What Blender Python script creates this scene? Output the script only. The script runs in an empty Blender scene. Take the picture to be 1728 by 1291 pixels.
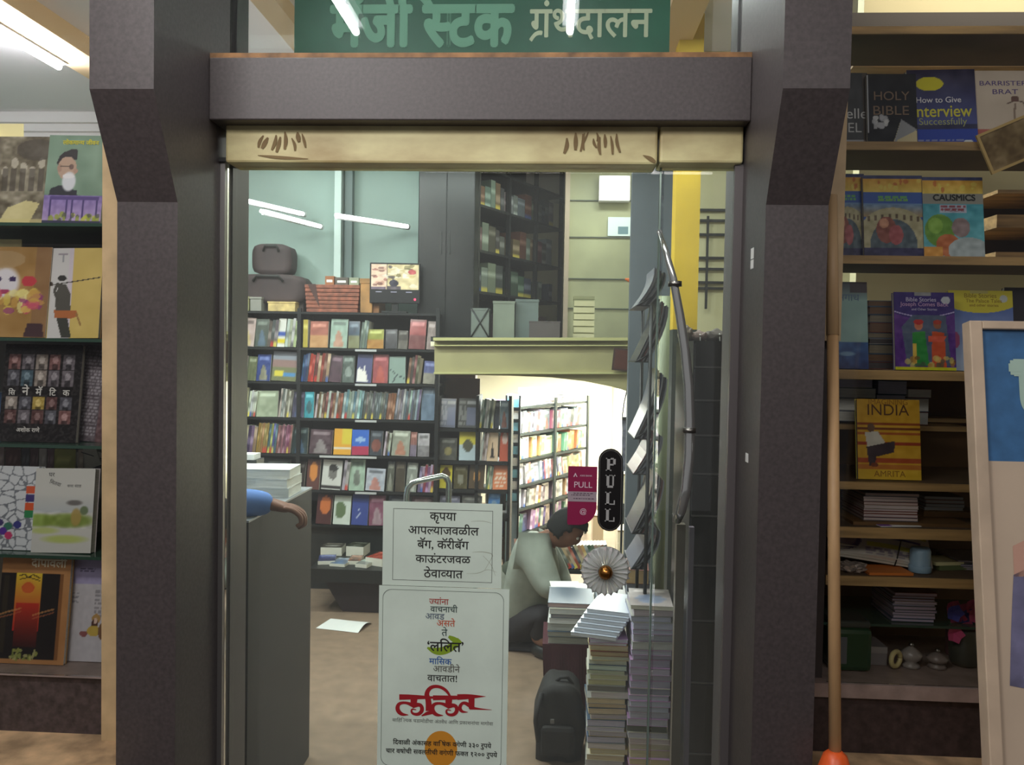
import bpy, bmesh, math, random
import numpy as np
from mathutils import Vector, Matrix
random.seed(7)
R = math.radians
C = bpy.context.scene.collection
sc = bpy.context.scene

# ---------------------------------------------------------------- camera
F = 1400.0
EYE = Vector((0, 0, 1.55))
CR = (Matrix.Rotation(R(3.0), 3, 'Z') @ Matrix.Rotation(R(90 - 1.8), 3, 'X') @ Matrix.Rotation(R(1.0), 3, 'Z'))
cd = bpy.data.cameras.new('camera'); cd.sensor_width = 36; cd.lens = 36 * F / 1728; cd.clip_start = 0.05; cd.clip_end = 60
cam = bpy.data.objects.new('camera', cd); C.objects.link(cam)
cam.matrix_world = Matrix.Translation(EYE) @ CR.to_4x4()
sc.camera = cam
sc.view_settings.view_transform = 'Standard'; sc.view_settings.look = 'None'
sc.view_settings.gamma = 1; sc.view_settings.use_curve_mapping = False
sc.view_settings.exposure = 0.0

# ---------------------------------------------------------------- world and lights
w = bpy.data.worlds.new('world'); sc.world = w; w.use_nodes = True
w.node_tree.nodes['Background'].inputs[0].default_value = (0.9, 0.86, 0.9, 1)
w.node_tree.nodes['Background'].inputs[1].default_value = 0.17

def area(name, loc, size, power, color=(1, 1, 1), rot=(0, 0, 0)):
    l = bpy.data.lights.new(name, 'AREA'); l.shape = 'RECTANGLE'; l.size, l.size_y = size
    l.energy = power; l.color = color
    o = bpy.data.objects.new(name, l); C.objects.link(o); o.location = loc; o.rotation_euler = rot
    return o
area('arcade_fill', (-1.1, -0.1, 2.9), (0.9, 0.3), 26, (1, 0.95, 0.93), (R(52), 0, R(-4)))  # unseen fill added to brighten the display case and the posters
# added fill for ambient light behind the viewer, and the shop's own ceiling lights
area('arcade_fill', (0.3, -1.6, 3.0), (2.5, 0.5), 27, (1, 0.93, 0.9), (R(38), 0, 0))
area('shop_ceiling_light', (-1.6, 3.9, 3.02), (2.4, 0.16), 66, (0.93, 1, 0.97))
area('shop_ceiling_light', (0.1, 3.3, 3.02), (1.6, 0.16), 34, (0.95, 1, 0.97))
area('shop_ceiling_light', (-1.55, 5.25, 2.9), (1.3, 0.1), 3, (0.9, 1, 0.97))
area('alcove_light', (0.1, 6.1, 1.46), (1.2, 0.3), 85, (1, 1, 0.97))
area('alcove_light', (0.35, 7.6, 1.46), (0.9, 0.5), 120, (1, 1, 0.97))
area('loft_light', (0.35, 5.7, 3.0), (0.6, 0.2), 12, (0.95, 1, 0.97))
area('display_light', (-1.75, 2.55, 3.02), (0.9, 0.12), 36, (1, 0.97, 0.93))
area('display_light', (1.45, 2.6, 3.02), (0.9, 0.12), 10, (1, 0.85, 0.7))

# ---------------------------------------------------------------- helpers
def at(px, py, Y):
    d = CR @ Vector(((px - 864) / F, -(py - 645.5) / F, -1))
    return EYE + d * (Y / d.y)
def rect(x0, y0, x1, y1, Y):
    xm, ym = (x0 + x1) / 2, (y0 + y1) / 2
    return at(x0, ym, Y).x, at(x1, ym, Y).x, at(xm, y1, Y).z, at(xm, y0, Y).z
def lin(c):
    c = np.asarray(c, dtype=float) / 255.0
    return np.where(c <= 0.04045, c / 12.92, ((c + 0.055) / 1.055) ** 2.4)

MATS = {}
def mat(name, col, rough=0.5, metal=0.0, noise=0.0, scale=20.0, emit=0.0, bump=0.0, spec=0.5, stretch=None, col2=None):
    if name in MATS: return MATS[name]
    m = bpy.data.materials.new(name); m.use_nodes = True; nt = m.node_tree; b = nt.nodes['Principled BSDF']
    c = (*lin(col), 1)
    b.inputs['Base Color'].default_value = c
    b.inputs['Roughness'].default_value = rough; b.inputs['Metallic'].default_value = metal
    b.inputs['Specular IOR Level'].default_value = spec
    if emit:
        b.inputs['Emission Color'].default_value = c; b.inputs['Emission Strength'].default_value = emit
    if noise or bump:
        tc = nt.nodes.new('ShaderNodeTexCoord'); mp = nt.nodes.new('ShaderNodeMapping'); n = nt.nodes.new('ShaderNodeTexNoise')
        nt.links.new(tc.outputs['Object'], mp.inputs[0]); nt.links.new(mp.outputs[0], n.inputs['Vector'])
        n.inputs['Scale'].default_value = scale; n.inputs['Detail'].default_value = 6
        if stretch: mp.inputs['Scale'].default_value = stretch
        if noise:
            r = nt.nodes.new('ShaderNodeValToRGB'); r.color_ramp.elements[0].position = 0.3; r.color_ramp.elements[1].position = 0.72
            a = lin(col2 if col2 else [x * (1 - noise) for x in col]); z = lin([min(255, x * (1 + noise * 0.5)) for x in col])
            r.color_ramp.elements[0].color = (*a, 1); r.color_ramp.elements[1].color = (*z, 1)
            nt.links.new(n.outputs['Fac'], r.inputs[0]); nt.links.new(r.outputs[0], b.inputs['Base Color'])
        if bump:
            bp = nt.nodes.new('ShaderNodeBump'); bp.inputs['Strength'].default_value = bump; bp.inputs['Distance'].default_value = 0.01
            nt.links.new(n.outputs['Fac'], bp.inputs['Height']); nt.links.new(bp.outputs[0], b.inputs['Normal'])
    MATS[name] = m
    return m
def paint_mat(name, rough):
    m = bpy.data.materials.new(name); m.use_nodes = True; nt = m.node_tree; b = nt.nodes['Principled BSDF']
    a = nt.nodes.new('ShaderNodeAttribute'); a.attribute_name = 'Col'
    nt.links.new(a.outputs['Color'], b.inputs['Base Color']); b.inputs['Roughness'].default_value = rough
    return m
M_PAINT = paint_mat('printed_cover', 0.38); M_PAINTM = paint_mat('printed_paper', 0.7); M_GLOSS = paint_mat('laminated_cover', 0.16)
def screen_mat():
    m = bpy.data.materials.new('lit_screen'); m.use_nodes = True; nt = m.node_tree; b = nt.nodes['Principled BSDF']
    a = nt.nodes.new('ShaderNodeAttribute'); a.attribute_name = 'Col'
    nt.links.new(a.outputs['Color'], b.inputs['Emission Color']); b.inputs['Emission Strength'].default_value = 1.0
    b.inputs['Emission Strength'].default_value = 1.7
    b.inputs['Base Color'].default_value = (0, 0, 0, 1)
    return m
def glass_mat(name, tint, refl, haze=0.0):
    m = bpy.data.materials.new(name); m.use_nodes = True; nt = m.node_tree; nt.nodes.clear()
    o = nt.nodes.new('ShaderNodeOutputMaterial'); t = nt.nodes.new('ShaderNodeBsdfTransparent'); g = nt.nodes.new('ShaderNodeBsdfGlossy')
    f = nt.nodes.new('ShaderNodeFresnel'); mx = nt.nodes.new('ShaderNodeMixShader'); mul = nt.nodes.new('ShaderNodeMath'); mul.operation = 'MULTIPLY'
    f.inputs[0].default_value = 1.5; mul.inputs[1].default_value = refl
    t.inputs[0].default_value = (*tint, 1); g.inputs['Roughness'].default_value = 0.0
    nt.links.new(f.outputs[0], mul.inputs[0]); nt.links.new(mul.outputs[0], mx.inputs[0])
    nt.links.new(t.outputs[0], mx.inputs[1]); nt.links.new(g.outputs[0], mx.inputs[2])
    out = mx
    if haze:
        d = nt.nodes.new('ShaderNodeBsdfDiffuse'); d.inputs[0].default_value = (0.8, 0.85, 0.82, 1)
        n = nt.nodes.new('ShaderNodeTexNoise'); n.inputs['Scale'].default_value = 3.0; n.inputs['Detail'].default_value = 5
        m2 = nt.nodes.new('ShaderNodeMath'); m2.operation = 'MULTIPLY'; m2.inputs[1].default_value = haze
        nt.links.new(n.outputs['Fac'], m2.inputs[0])
        mx2 = nt.nodes.new('ShaderNodeMixShader'); nt.links.new(m2.outputs[0], mx2.inputs[0])
        nt.links.new(mx.outputs[0], mx2.inputs[1]); nt.links.new(d.outputs[0], mx2.inputs[2]); out = mx2
    nt.links.new(out.outputs[0], o.inputs[0])
    return m

def link(name, me, parent=None):
    o = bpy.data.objects.new(name, me); C.objects.link(o)
    if parent is not None: o.parent = parent
    return o
def tag(o, label=None, cat=None, group=None, kind=None):
    if label: o['label'] = label
    if cat: o['category'] = cat
    if group: o['group'] = group
    if kind: o['kind'] = kind
    return o
def thing(name, loc, label, cat, group=None, rz=0, rx=0, ry=0):
    o = link(name, None); o.location = loc; o.rotation_euler = (rx, ry, rz); o.empty_display_size = 0.05
    return tag(o, label, cat, group)

class MB:
    """collects boxes, prisms and tubes and links them as one mesh"""
    def __init__(s): s.bm = bmesh.new()
    def box(s, x0, x1, y0, y1, z0, z1, bevel=0, mi=0):
        g = bmesh.ops.create_cube(s.bm, size=1)
        vs = g['verts']
        for v in vs:
            v.co = Vector((x0 + (v.co.x + .5) * (x1 - x0), y0 + (v.co.y + .5) * (y1 - y0), z0 + (v.co.z + .5) * (z1 - z0)))
        fs = {f for v in vs for f in v.link_faces}
        for f in fs: f.material_index = mi
        if bevel:
            es = list({e for v in vs for e in v.link_edges})
            bmesh.ops.bevel(s.bm, geom=es, offset=bevel, segments=2, affect='EDGES', profile=0.5)
        return s
    def prism(s, pts, axis, a, b, mi=0):
        """polygon of 2-D points extruded along an axis from a to b"""
        def P(p, t):
            return {'x': (t, p[0], p[1]), 'y': (p[0], t, p[1]), 'z': (p[0], p[1], t)}[axis]
        A = [s.bm.verts.new(P(p, a)) for p in pts]; Bv = [s.bm.verts.new(P(p, b)) for p in pts]
        f = [s.bm.faces.new(A), s.bm.faces.new(Bv[::-1])]
        n = len(pts)
        for i in range(n): f.append(s.bm.faces.new((A[i], Bv[i], Bv[(i + 1) % n], A[(i + 1) % n])))
        for x in f: x.material_index = mi
        bmesh.ops.recalc_face_normals(s.bm, faces=f)
        return s
    def tube(s, pts, r, n=10, cap=True, mi=0):
        pts = [Vector(p) for p in pts]; rs = r if isinstance(r, (list, tuple)) else [r] * len(pts)
        rings = []; up = None
        for i, p in enumerate(pts):
            d = (pts[min(i + 1, len(pts) - 1)] - pts[max(i - 1, 0)]).normalized()
            if up is None: up = Vector((0, 0, 1)) if abs(d.z) < .9 else Vector((1, 0, 0))
            x = d.cross(up).normalized(); y = x.cross(d).normalized(); up = y
            rings.append([s.bm.verts.new(p + (x * math.cos(t) + y * math.sin(t)) * rs[i]) for t in [2 * math.pi * k / n for k in range(n)]])
        for a, b in zip(rings, rings[1:]):
            for k in range(n):
                f = s.bm.faces.new((a[k], a[(k + 1) % n], b[(k + 1) % n], b[k])); f.smooth = True; f.material_index = mi
        if cap:
            s.bm.faces.new(rings[0][::-1]).material_index = mi; s.bm.faces.new(rings[-1]).material_index = mi
        return s
    def lathe(s, prof, c=(0, 0, 0), n=24, axis='z'):
        rings = []
        for r, h in prof:
            ring = []
            for k in range(n):
                t = 2 * math.pi * k / n
                p = (r * math.cos(t), r * math.sin(t), h) if axis == 'z' else (r * math.cos(t), h, r * math.sin(t))
                ring.append(s.bm.verts.new(Vector(p) + Vector(c)))
            rings.append(ring)
        fs = []
        for a, b in zip(rings, rings[1:]):
            for k in range(n):
                f = s.bm.faces.new((a[k], a[(k + 1) % n], b[(k + 1) % n], b[k])); f.smooth = True; fs.append(f)
        fs.append(s.bm.faces.new(rings[0])); fs.append(s.bm.faces.new(rings[-1]))
        bmesh.ops.recalc_face_normals(s.bm, faces=fs)
        return s
    def build(s, name, mats, parent=None):
        me = bpy.data.meshes.new(name); s.bm.to_mesh(me); s.bm.free()
        for m in (mats if isinstance(mats, (list, tuple)) else [mats]): me.materials.append(m)
        return link(name, me, parent)
def bx(name, b, m, parent=None, bevel=0):
    return MB().box(*b, bevel=bevel).build(name, m, parent)
def struct(o): o['kind'] = 'structure'; return o

# ---------------------------------------------------------------- painted prints
class Pt:
    def __init__(s, nx, ny, bg):
        s.nx, s.ny = nx, ny
        s.u, s.v = np.meshgrid(np.linspace(0, 1, nx + 1), np.linspace(0, 1, ny + 1))
        s.c = np.zeros((ny + 1, nx + 1, 3)); s.c[:] = bg
    def m(s, mask, col, a=1.0):
        k = (mask.astype(float) * a)[..., None]; s.c = s.c * (1 - k) + np.asarray(col, float) * k; return s
    def rect(s, u0, v0, u1, v1, col, a=1.0): return s.m((s.u >= u0) & (s.u <= u1) & (s.v >= v0) & (s.v <= v1), col, a)
    def ell(s, cu, cv, ru, rv, col, a=1.0, soft=0.0):
        d = ((s.u - cu) / ru) ** 2 + ((s.v - cv) / rv) ** 2
        if soft: return s.m(np.clip((1 - d) / soft, 0, 1), col, a)
        return s.m(d < 1, col, a)
    def poly(s, pts, col, a=1.0):
        ins = np.zeros_like(s.u, bool); n = len(pts)
        for i in range(n):
            x0, y0 = pts[i]; x1, y1 = pts[(i + 1) % n]
            if y0 == y1: continue
            cond = ((s.v >= min(y0, y1)) & (s.v < max(y0, y1))) & (s.u < (x1 - x0) * (s.v - y0) / (y1 - y0) + x0)
            ins ^= cond
        return s.m(ins, col, a)
    def line(s, pts, wd, col, a=1.0):
        asp = s.ny / s.nx
        for (x0, y0), (x1, y1) in zip(pts, pts[1:]):
            dx, dy = x1 - x0, (y1 - y0) * asp; L = dx * dx + dy * dy + 1e-9
            t = np.clip(((s.u - x0) * dx + (s.v - y0) * asp * dy) / L, 0, 1)
            d = np.hypot(s.u - x0 - t * dx, (s.v - y0) * asp - t * dy)
            s.m(d < wd / 2, col, a)
        return s
    def vgrad(s, v0, v1, c0, c1, u0=0, u1=1):
        t = np.clip((s.v - v0) / (v1 - v0), 0, 1)[..., None]; g = np.asarray(c0, float) * (1 - t) + np.asarray(c1, float) * t
        k = ((s.v >= v0) & (s.v <= v1) & (s.u >= u0) & (s.u <= u1))[..., None]; s.c = np.where(k, g, s.c); return s
    def noise(s, amp, n=8, seed=0, mask=None, col=None):
        r = np.random.RandomState(seed); g = r.rand(int(n * s.ny / s.nx) + 2, n + 2)
        x = s.u * n; y = s.v * int(n * s.ny / s.nx); xi = x.astype(int); yi = y.astype(int); fx = x - xi; fy = y - yi
        q = (g[yi, xi] * (1 - fx) * (1 - fy) + g[yi, xi + 1] * fx * (1 - fy) + g[yi + 1, xi] * (1 - fx) * fy + g[yi + 1, xi + 1] * fx * fy)
        k = np.ones_like(q) if mask is None else mask.astype(float)
        if col is not None: return s.m(np.clip((q - .5) * 4, 0, 1) * k, col, amp)
        s.c = np.clip(s.c + ((q - .5) * 2 * amp * k)[..., None], 0, 255); return s
    def blobs(s, n, cols, u0, v0, u1, v1, r0, r1, seed=0, a=0.8):
        r = random.Random(seed)
        for _ in range(n):
            s.ell(r.uniform(u0, u1), r.uniform(v0, v1), r.uniform(r0, r1), r.uniform(r0, r1) * .8, r.choice(cols), a)
        return s
    def dashes(s, u0, v0, u1, v1, rows, col, seed=0, a=0.8, fill=.55):
        r = random.Random(seed); h = (v1 - v0) / rows
        for i in range(rows):
            u = u0
            while u < u1:
                L = r.uniform(.03, .12); s.rect(u, v0 + i * h, min(u + L, u1), v0 + (i + fill) * h, col, a); u += L + .03
        return s

def print_mesh(P, w, h, t=0.0, edge=(225, 222, 212), back=None, curve=0.0):
    """box (or sheet) standing on z=0, centred on x, front at y=-t/2 painted with P"""
    nx, ny = P.nx, P.ny
    X = (P.u - .5) * w; Z = (1 - P.v) * h; Yf = -t / 2 - curve * (1 - (2 * P.u - 1) ** 2)
    n = (nx + 1) * (ny + 1)
    vs = np.stack([X, Yf, Z], -1).reshape(-1, 3)
    i = np.arange(ny)[:, None] * (nx + 1) + np.arange(nx)[None]
    q = np.stack([i + nx + 1, i + nx + 2, i + 1, i], -1).reshape(-1, 4)
    vs = np.vstack([vs, [[-w / 2, t / 2, 0], [w / 2, t / 2, 0], [w / 2, t / 2, h], [-w / 2, t / 2, h]]]) if t else vs
    faces = q.tolist(); cols = lin(P.c.reshape(-1, 3))
    if t:
        b = n; bl, br, tl, tr = ny * (nx + 1), ny * (nx + 1) + nx, 0, nx
        row = lambda y: [y * (nx + 1) + k for k in range(nx + 1)]
        colm = lambda x: [y * (nx + 1) + x for y in range(ny + 1)]
        faces += [[b + 1, b, b + 3, b + 2], row(ny)[::-1] + [b, b + 1], row(0) + [b + 2, b + 3],
                  colm(0) + [b, b + 3], colm(nx)[::-1] + [b + 2, b + 1]]
    me = bpy.data.meshes.new('print'); me.from_pydata(vs.tolist(), [], faces)
    ca = me.color_attributes.new('Col', 'FLOAT_COLOR', 'CORNER')
    li = np.zeros(len(me.loops), dtype=np.int32); me.loops.foreach_get('vertex_index', li)
    arr = np.ones((len(li), 4)); nq = len(q) * 4
    full = np.vstack([cols, np.tile(lin(edge), (4, 1))]) if t else cols
    arr[:, :3] = full[li]
    if t:
        arr[nq:, :3] = lin(edge)
        sb = lin(back if back is not None else P.c[0, 0])
        arr[nq:nq + 4, :3] = sb
        L = nq + 4 + (nx + 3) * 2
        arr[L:L + ny + 3, :3] = sb            # spine
    ca.data.foreach_set('color', arr.ravel())
    return me

# ---------------------------------------------------------------- lettering
_adv = {}
def text_mesh(s, off=0.0):
    off = 0.0
    c = bpy.data.curves.new('t', 'FONT'); c.body = s; c.size = 1; c.offset = off
    o = bpy.data.objects.new('t', c)
    me = bpy.data.meshes.new_from_object(o)
    bpy.data.objects.remove(o); bpy.data.curves.remove(c)
    return me
def coords(me):
    a = np.zeros(len(me.vertices) * 3); me.vertices.foreach_get('co', a); return a.reshape(-1, 3)
def adv(s):
    if s not in _adv:
        a = coords(text_mesh(s + '|')); b = coords(text_mesh('|')); _adv[s] = a[:, 0].max() - b[:, 0].max()
    return _adv[s]
VIR = '\u094d'
def shape(s):
    """(run, x, kind): splits a Devanagari string into runs, half forms, reph and rakar"""
    out = []; i = 0; L = list(s)
    j = 1
    while j < len(L):                     # the short i is written before its cluster
        if L[j] == '\u093f':
            k = j - 1
            while k >= 2 and L[k - 1] == VIR: k -= 2
            L.insert(k, L.pop(j))
        j += 1
    run = ''
    while i < len(L):
        if i + 1 < len(L) and L[i + 1] == VIR and i + 2 < len(L):
            if run: out.append((run, 'n')); run = ''
            if L[i] == '\u0930': out.append(('\u0947', 'reph')); i += 2; continue
            if L[i + 2] == '\u0930': out.append((L[i], 'n')); out.append((VIR, 'rakar')); i += 3; continue
            out.append((L[i], 'half')); i += 2; continue
        run += L[i]; i += 1
    if run: out.append((run, 'n'))
    return out
def letter_bm(s, off=0.0, heavy=0.0):
    bm = bmesh.new(); x = 0.0; reph = None
    for r, k in shape(s):
        shifts = [0] if not heavy else [(-heavy, 0), (heavy, 0), (0, heavy), (0, -heavy), (0, 0)] + ([(heavy * .7 * i, heavy * .7 * j) for i in (-1, 1) for j in (-1, 1)] + [(heavy * .5 * i, 0) for i in (-1, 1)] if heavy > .015 else [])
        me = text_mesh(r, off); b2 = bmesh.new(); b2.from_mesh(me); a = adv(r) if r not in ('\u0947', VIR) else 0
        if k == 'half':
            cut = a - 0.165
            bmesh.ops.bisect_plane(b2, geom=b2.verts[:] + b2.edges[:] + b2.faces[:], plane_co=(cut, 0, 0), plane_no=(1, 0, 0), clear_outer=True)
            a = cut
        if k == 'rakar':
            for v in b2.verts: v.co.x = -v.co.x - 0.42; v.co.y += 0.17
            bmesh.ops.reverse_faces(b2, faces=b2.faces[:])
        if k == 'reph':
            reph = True; b2.free(); continue
        for si, sh in enumerate(shifts):
            dx, dy = (x, 0) if sh == 0 else (x + sh[0], sh[1])
            m2 = bpy.data.meshes.new('x'); b2.to_mesh(m2); m2.transform(Matrix.Translation((dx, dy, .0001 * si))); bm.from_mesh(m2); bpy.data.meshes.remove(m2)
        b2.free(); x += a
        if reph and k == 'n':
            a1 = adv(r[0]) if len(r) < 2 or r[1] not in '\u093e\u0940' else adv(r[:2])
            m2 = text_mesh('\u0947', off); m2.transform(Matrix.Translation((x - a + a1 + .02, 0, 0))); bm.from_mesh(m2); reph = None
    return bm, x
def put_text(s, m, parent, W, x0, zb, y, off=0.0, heavy=0.0, depth=0.0, H=None, center=True, name='lettering', rot=0, flat=True):
    """lettering in the XZ plane facing -Y, W wide, centred on x0, baseline at zb (local to parent)"""
    bm, a = letter_bm(s, off, heavy)
    co = [v.co for v in bm.verts]
    if not co: return
    mn, mx = min(c.x for c in co), max(c.x for c in co); k = W / (mx - mn)
    kz = k if H is None else H / (max(c.y for c in co) - min(c.y for c in co))
    for v in bm.verts:
        X = (v.co.x - (mn + mx) / 2 if center else v.co.x - mn) * k; Z = v.co.y * kz
        if rot: X, Z = X * math.cos(rot) - Z * math.sin(rot), X * math.sin(rot) + Z * math.cos(rot)
        v.co = Vector((X + x0, y - v.co.z, Z + zb))
    me = bpy.data.meshes.new(name); bm.to_mesh(me); bm.free(); me.materials.append(m)
    return link(name, me, parent)
def brush_mesh(strokes, y, f):
    """strokes: list of (points, widths); f maps a 2-D point to (x, z); smooth thick-thin strokes"""
    bm = bmesh.new()
    for n_, (pts, ws) in enumerate(strokes):
        P = [Vector((*p, 0)) for p in pts]; W = list(ws)
        for _ in range(2 if len(P) > 2 else 0):
            Q = [P[0]]; V = [W[0]]
            for i in range(len(P) - 1):
                Q += [P[i].lerp(P[i + 1], .25), P[i].lerp(P[i + 1], .75)]; V += [W[i] * .75 + W[i + 1] * .25, W[i] * .25 + W[i + 1] * .75]
            Q.append(P[-1]); V.append(W[-1]); P, W = Q, V
        prev = None
        for i, p in enumerate(P):
            d = (P[min(i + 1, len(P) - 1)] - P[max(i - 1, 0)]); d = d.normalized() if d.length else Vector((1, 0, 0)); nrm = Vector((-d.y, d.x, 0))
            a, b = p + nrm * W[i] / 2, p - nrm * W[i] / 2
            (xa, za), (xb, zb) = f(a.x, a.y), f(b.x, b.y)
            cur = (bm.verts.new((xa, y - n_ * 2e-5, za)), bm.verts.new((xb, y - n_ * 2e-5, zb)))
            if prev: bm.faces.new((prev[0], prev[1], cur[1], cur[0]))
            prev = cur
    return bm
def brush(strokes, m, parent, y, f, name='lettering'):
    bm = brush_mesh(strokes, y, f); me = bpy.data.meshes.new(name); bm.to_mesh(me); bm.free(); me.materials.append(m)
    return link(name, me, parent)
def disc(c, r, y, m, parent, name, n=32, k=1.0):
    bm = bmesh.new(); bm.faces.new([bm.verts.new((c[0] + r * math.cos(2 * math.pi * i / n), y, c[1] + k * r * math.sin(2 * math.pi * i / n))) for i in range(n)])
    me = bpy.data.meshes.new(name); bm.to_mesh(me); bm.free(); me.materials.append(m); return link(name, me, parent)
def local(o, p):
    return Vector(p) - o.location
def skin(name, joints, chains, m, parent=None, sub=2, root=None):
    """joints {k: (x,y,z,r)}, chains [[k,k,...]] -> one continuous skinned surface"""
    ks = list(joints); idx = {k: i for i, k in enumerate(ks)}
    es = [(idx[a], idx[b]) for ch in chains for a, b in zip(ch, ch[1:])]
    me = bpy.data.meshes.new(name); me.from_pydata([joints[k][:3] for k in ks], es, [])
    o = bpy.data.objects.new(name, me); C.objects.link(o)
    md = o.modifiers.new('s', 'SKIN'); md.use_smooth_shade = True
    for i, k in enumerate(ks):
        r = joints[k][3]; r = r if isinstance(r, tuple) else (r, r)
        me.skin_vertices[0].data[i].radius = r
        me.skin_vertices[0].data[i].use_root = (k == (root or ks[0]))
    s2 = o.modifiers.new('u', 'SUBSURF'); s2.levels = sub; s2.render_levels = sub
    bpy.context.view_layer.update()
    me2 = bpy.data.meshes.new_from_object(o.evaluated_get(bpy.context.evaluated_depsgraph_get()))
    bpy.data.objects.remove(o)
    me2.materials.clear(); me2.materials.append(m)
    for p in me2.polygons: p.use_smooth = True
    return link(name, me2, parent)
# ================================================================ materials
M_LAM = mat('brown_laminate', (74, 67, 67), 0.45, noise=0.14, scale=120)
M_LAMD = mat('dark_laminate', (58, 50, 48), 0.5, noise=0.15, scale=12)
M_CREAM = mat('stained_cream_paint', (214, 200, 152), 0.5, noise=0.5, scale=4, stretch=(1, 1, 2.2), col2=(176, 152, 104))
M_TRIM = mat('cream_beading', (205, 178, 135), 0.5, noise=0.1, scale=14)
M_GREENW = mat('pale_green_wall', (146, 166, 158), 0.55, noise=0.05, scale=2)
M_WALL = mat('cream_wall', (206, 200, 160), 0.7, noise=0.06, scale=2)
M_WHITE = mat('white_ceiling', (236, 232, 236), 0.8)
M_BRIGHT = mat('bright_cream_wall', (235, 228, 205), 0.8)
M_OLIVE = mat('olive_band_paint', (168, 160, 116), 0.6, noise=0.1, scale=4)
M_FLOOR = mat('beige_floor', (138, 117, 98), 0.45, noise=0.10, scale=14)
M_LEDGE = mat('beige_stone', (205, 172, 132), 0.6, noise=0.25, scale=16, bump=0.2)
M_MARBLE = mat('grey_pink_stone', (150, 132, 124), 0.45, noise=0.15, scale=20)
M_PLINTH = mat('plinth_dark', (72, 62, 62), 0.5, noise=0.3, scale=60)
M_BLACK = mat('black_steel', (28, 30, 30), 0.45)
M_DGLASS = mat('green_edged_glass', (52, 78, 66), 0.15)
M_CHROME = mat('chrome', (226, 230, 226), 0.16, metal=0.88)
M_STEEL = mat('brushed_steel', (150, 148, 142), 0.3, metal=1.0)
M_BRASS = mat('brass', (175, 120, 60), 0.25, metal=1.0)
M_WOOD = mat('shelf_wood', (176, 142, 92), 0.5, noise=0.25, scale=8, stretch=(0.6, 4, 8))
M_BWOOD = mat('brown_back_panel', (104, 74, 40), 0.6, noise=0.2, scale=6)
M_DARK = mat('dark_cabinet', (44, 46, 46), 0.35, noise=0.2, scale=8)
M_DBLUE = mat('slate_wall', (92, 100, 108), 0.6, noise=0.1, scale=3)
M_YEL = mat('yellow_post_paint', (214, 178, 50), 0.5, noise=0.08, scale=4)
M_PGREEN = mat('pale_green_pipe', (140, 150, 118), 0.5, noise=0.08, scale=6)
M_PAGE = mat('page_edges', (224, 220, 206), 0.7, noise=0.12, scale=30, stretch=(1, 1, 60))
M_PAPER = mat('white_paper', (232, 232, 228), 0.6)
M_INK = mat('black_ink', (38, 38, 36), 0.6)
M_GLASS = glass_mat('door_glass', (0.93, 0.97, 0.95), 1.3, haze=0.07)  # haze is a pale diffuse veil painted for reflections on the pane
M_GLASS2 = glass_mat('display_glass', (0.96, 0.97, 0.96), 0.5)
M_CLEAR = glass_mat('cabinet_glass', (0.85, 0.92, 0.9), 0.9)
M_TUBE = mat('lit_tube', (250, 255, 252), 0.5, emit=36)
M_TUBE2 = mat('tube_reflection', (240, 255, 250), 0.5, emit=16)

# ================================================================ the room
YG = 2.05
struct(bx('floor', (-4.3, 2.6, 2.12, 9.0, -0.1, 0.0), M_FLOOR))
struct(bx('ground', (-6, 6, -5, 1.62, -.25, -.1), mat('street_paving', (70, 66, 64), .8, noise=.2, scale=6)))
struct(bx('ceiling', (-4.3, 2.6, 1.9, 9.0, 3.15, 3.3), M_WHITE))
struct(bx('wall_left', (-4.4, -4.25, 1.9, 9.0, 0, 3.2), M_GREENW))
struct(bx('wall_right', (2.5, 2.62, 1.9, 9.0, 0, 3.2), M_WALL))
xb = at(705, 400, 5.6).x
struct(bx('wall_back', (-4.3, xb, 5.62, 5.74, 0, 3.2), M_GREENW))
struct(bx('wall_far', (-1.2, 2.6, 8.7, 8.82, -0.0, 3.2), M_BRIGHT))
# alcove right wall
xa = at(1072, 600, 5.0).x
struct(bx('wall_alcove', (xa + .12, xa + .24, 4.8, 8.7, 0, 3.2), M_BRIGHT))
# dark partition, grille wall behind the yellow post
struct(bx('wall_partition', (at(1066, 400, 4.5).x, 2.5, 4.52, 4.6, 0, 3.2), M_DBLUE))
# cornices along the back wall, ceiling beams
co = MB(); x1 = xb
for k, (d, z0, z1) in enumerate([(.05, 2.98, 3.03), (.09, 3.03, 3.08), (.13, 3.08, 3.15)]): co.box(-4.2, x1, 5.62 - d, 5.63, z0, z1)
struct(co.build('trim_1', mat('white_cornice', (235, 230, 230), .6)))
bmz = MB(); bmz.box(-2.62, -2.42, 2.2, 5.5, 3.05, 3.16); struct(bmz.build('trim_2', mat('cream_beam', (235, 205, 165), .7)))
bmz = MB(); bmz.box(-1.35, -1.24, 2.2, 5.5, 3.07, 3.16); struct(bmz.build('trim_3', MATS['cream_beam']))
bmz = MB(); bmz.box(.45, .6, 2.2, 4.5, 3.02, 3.16); struct(bmz.build('trim_4', MATS['cream_beam']))

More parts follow.
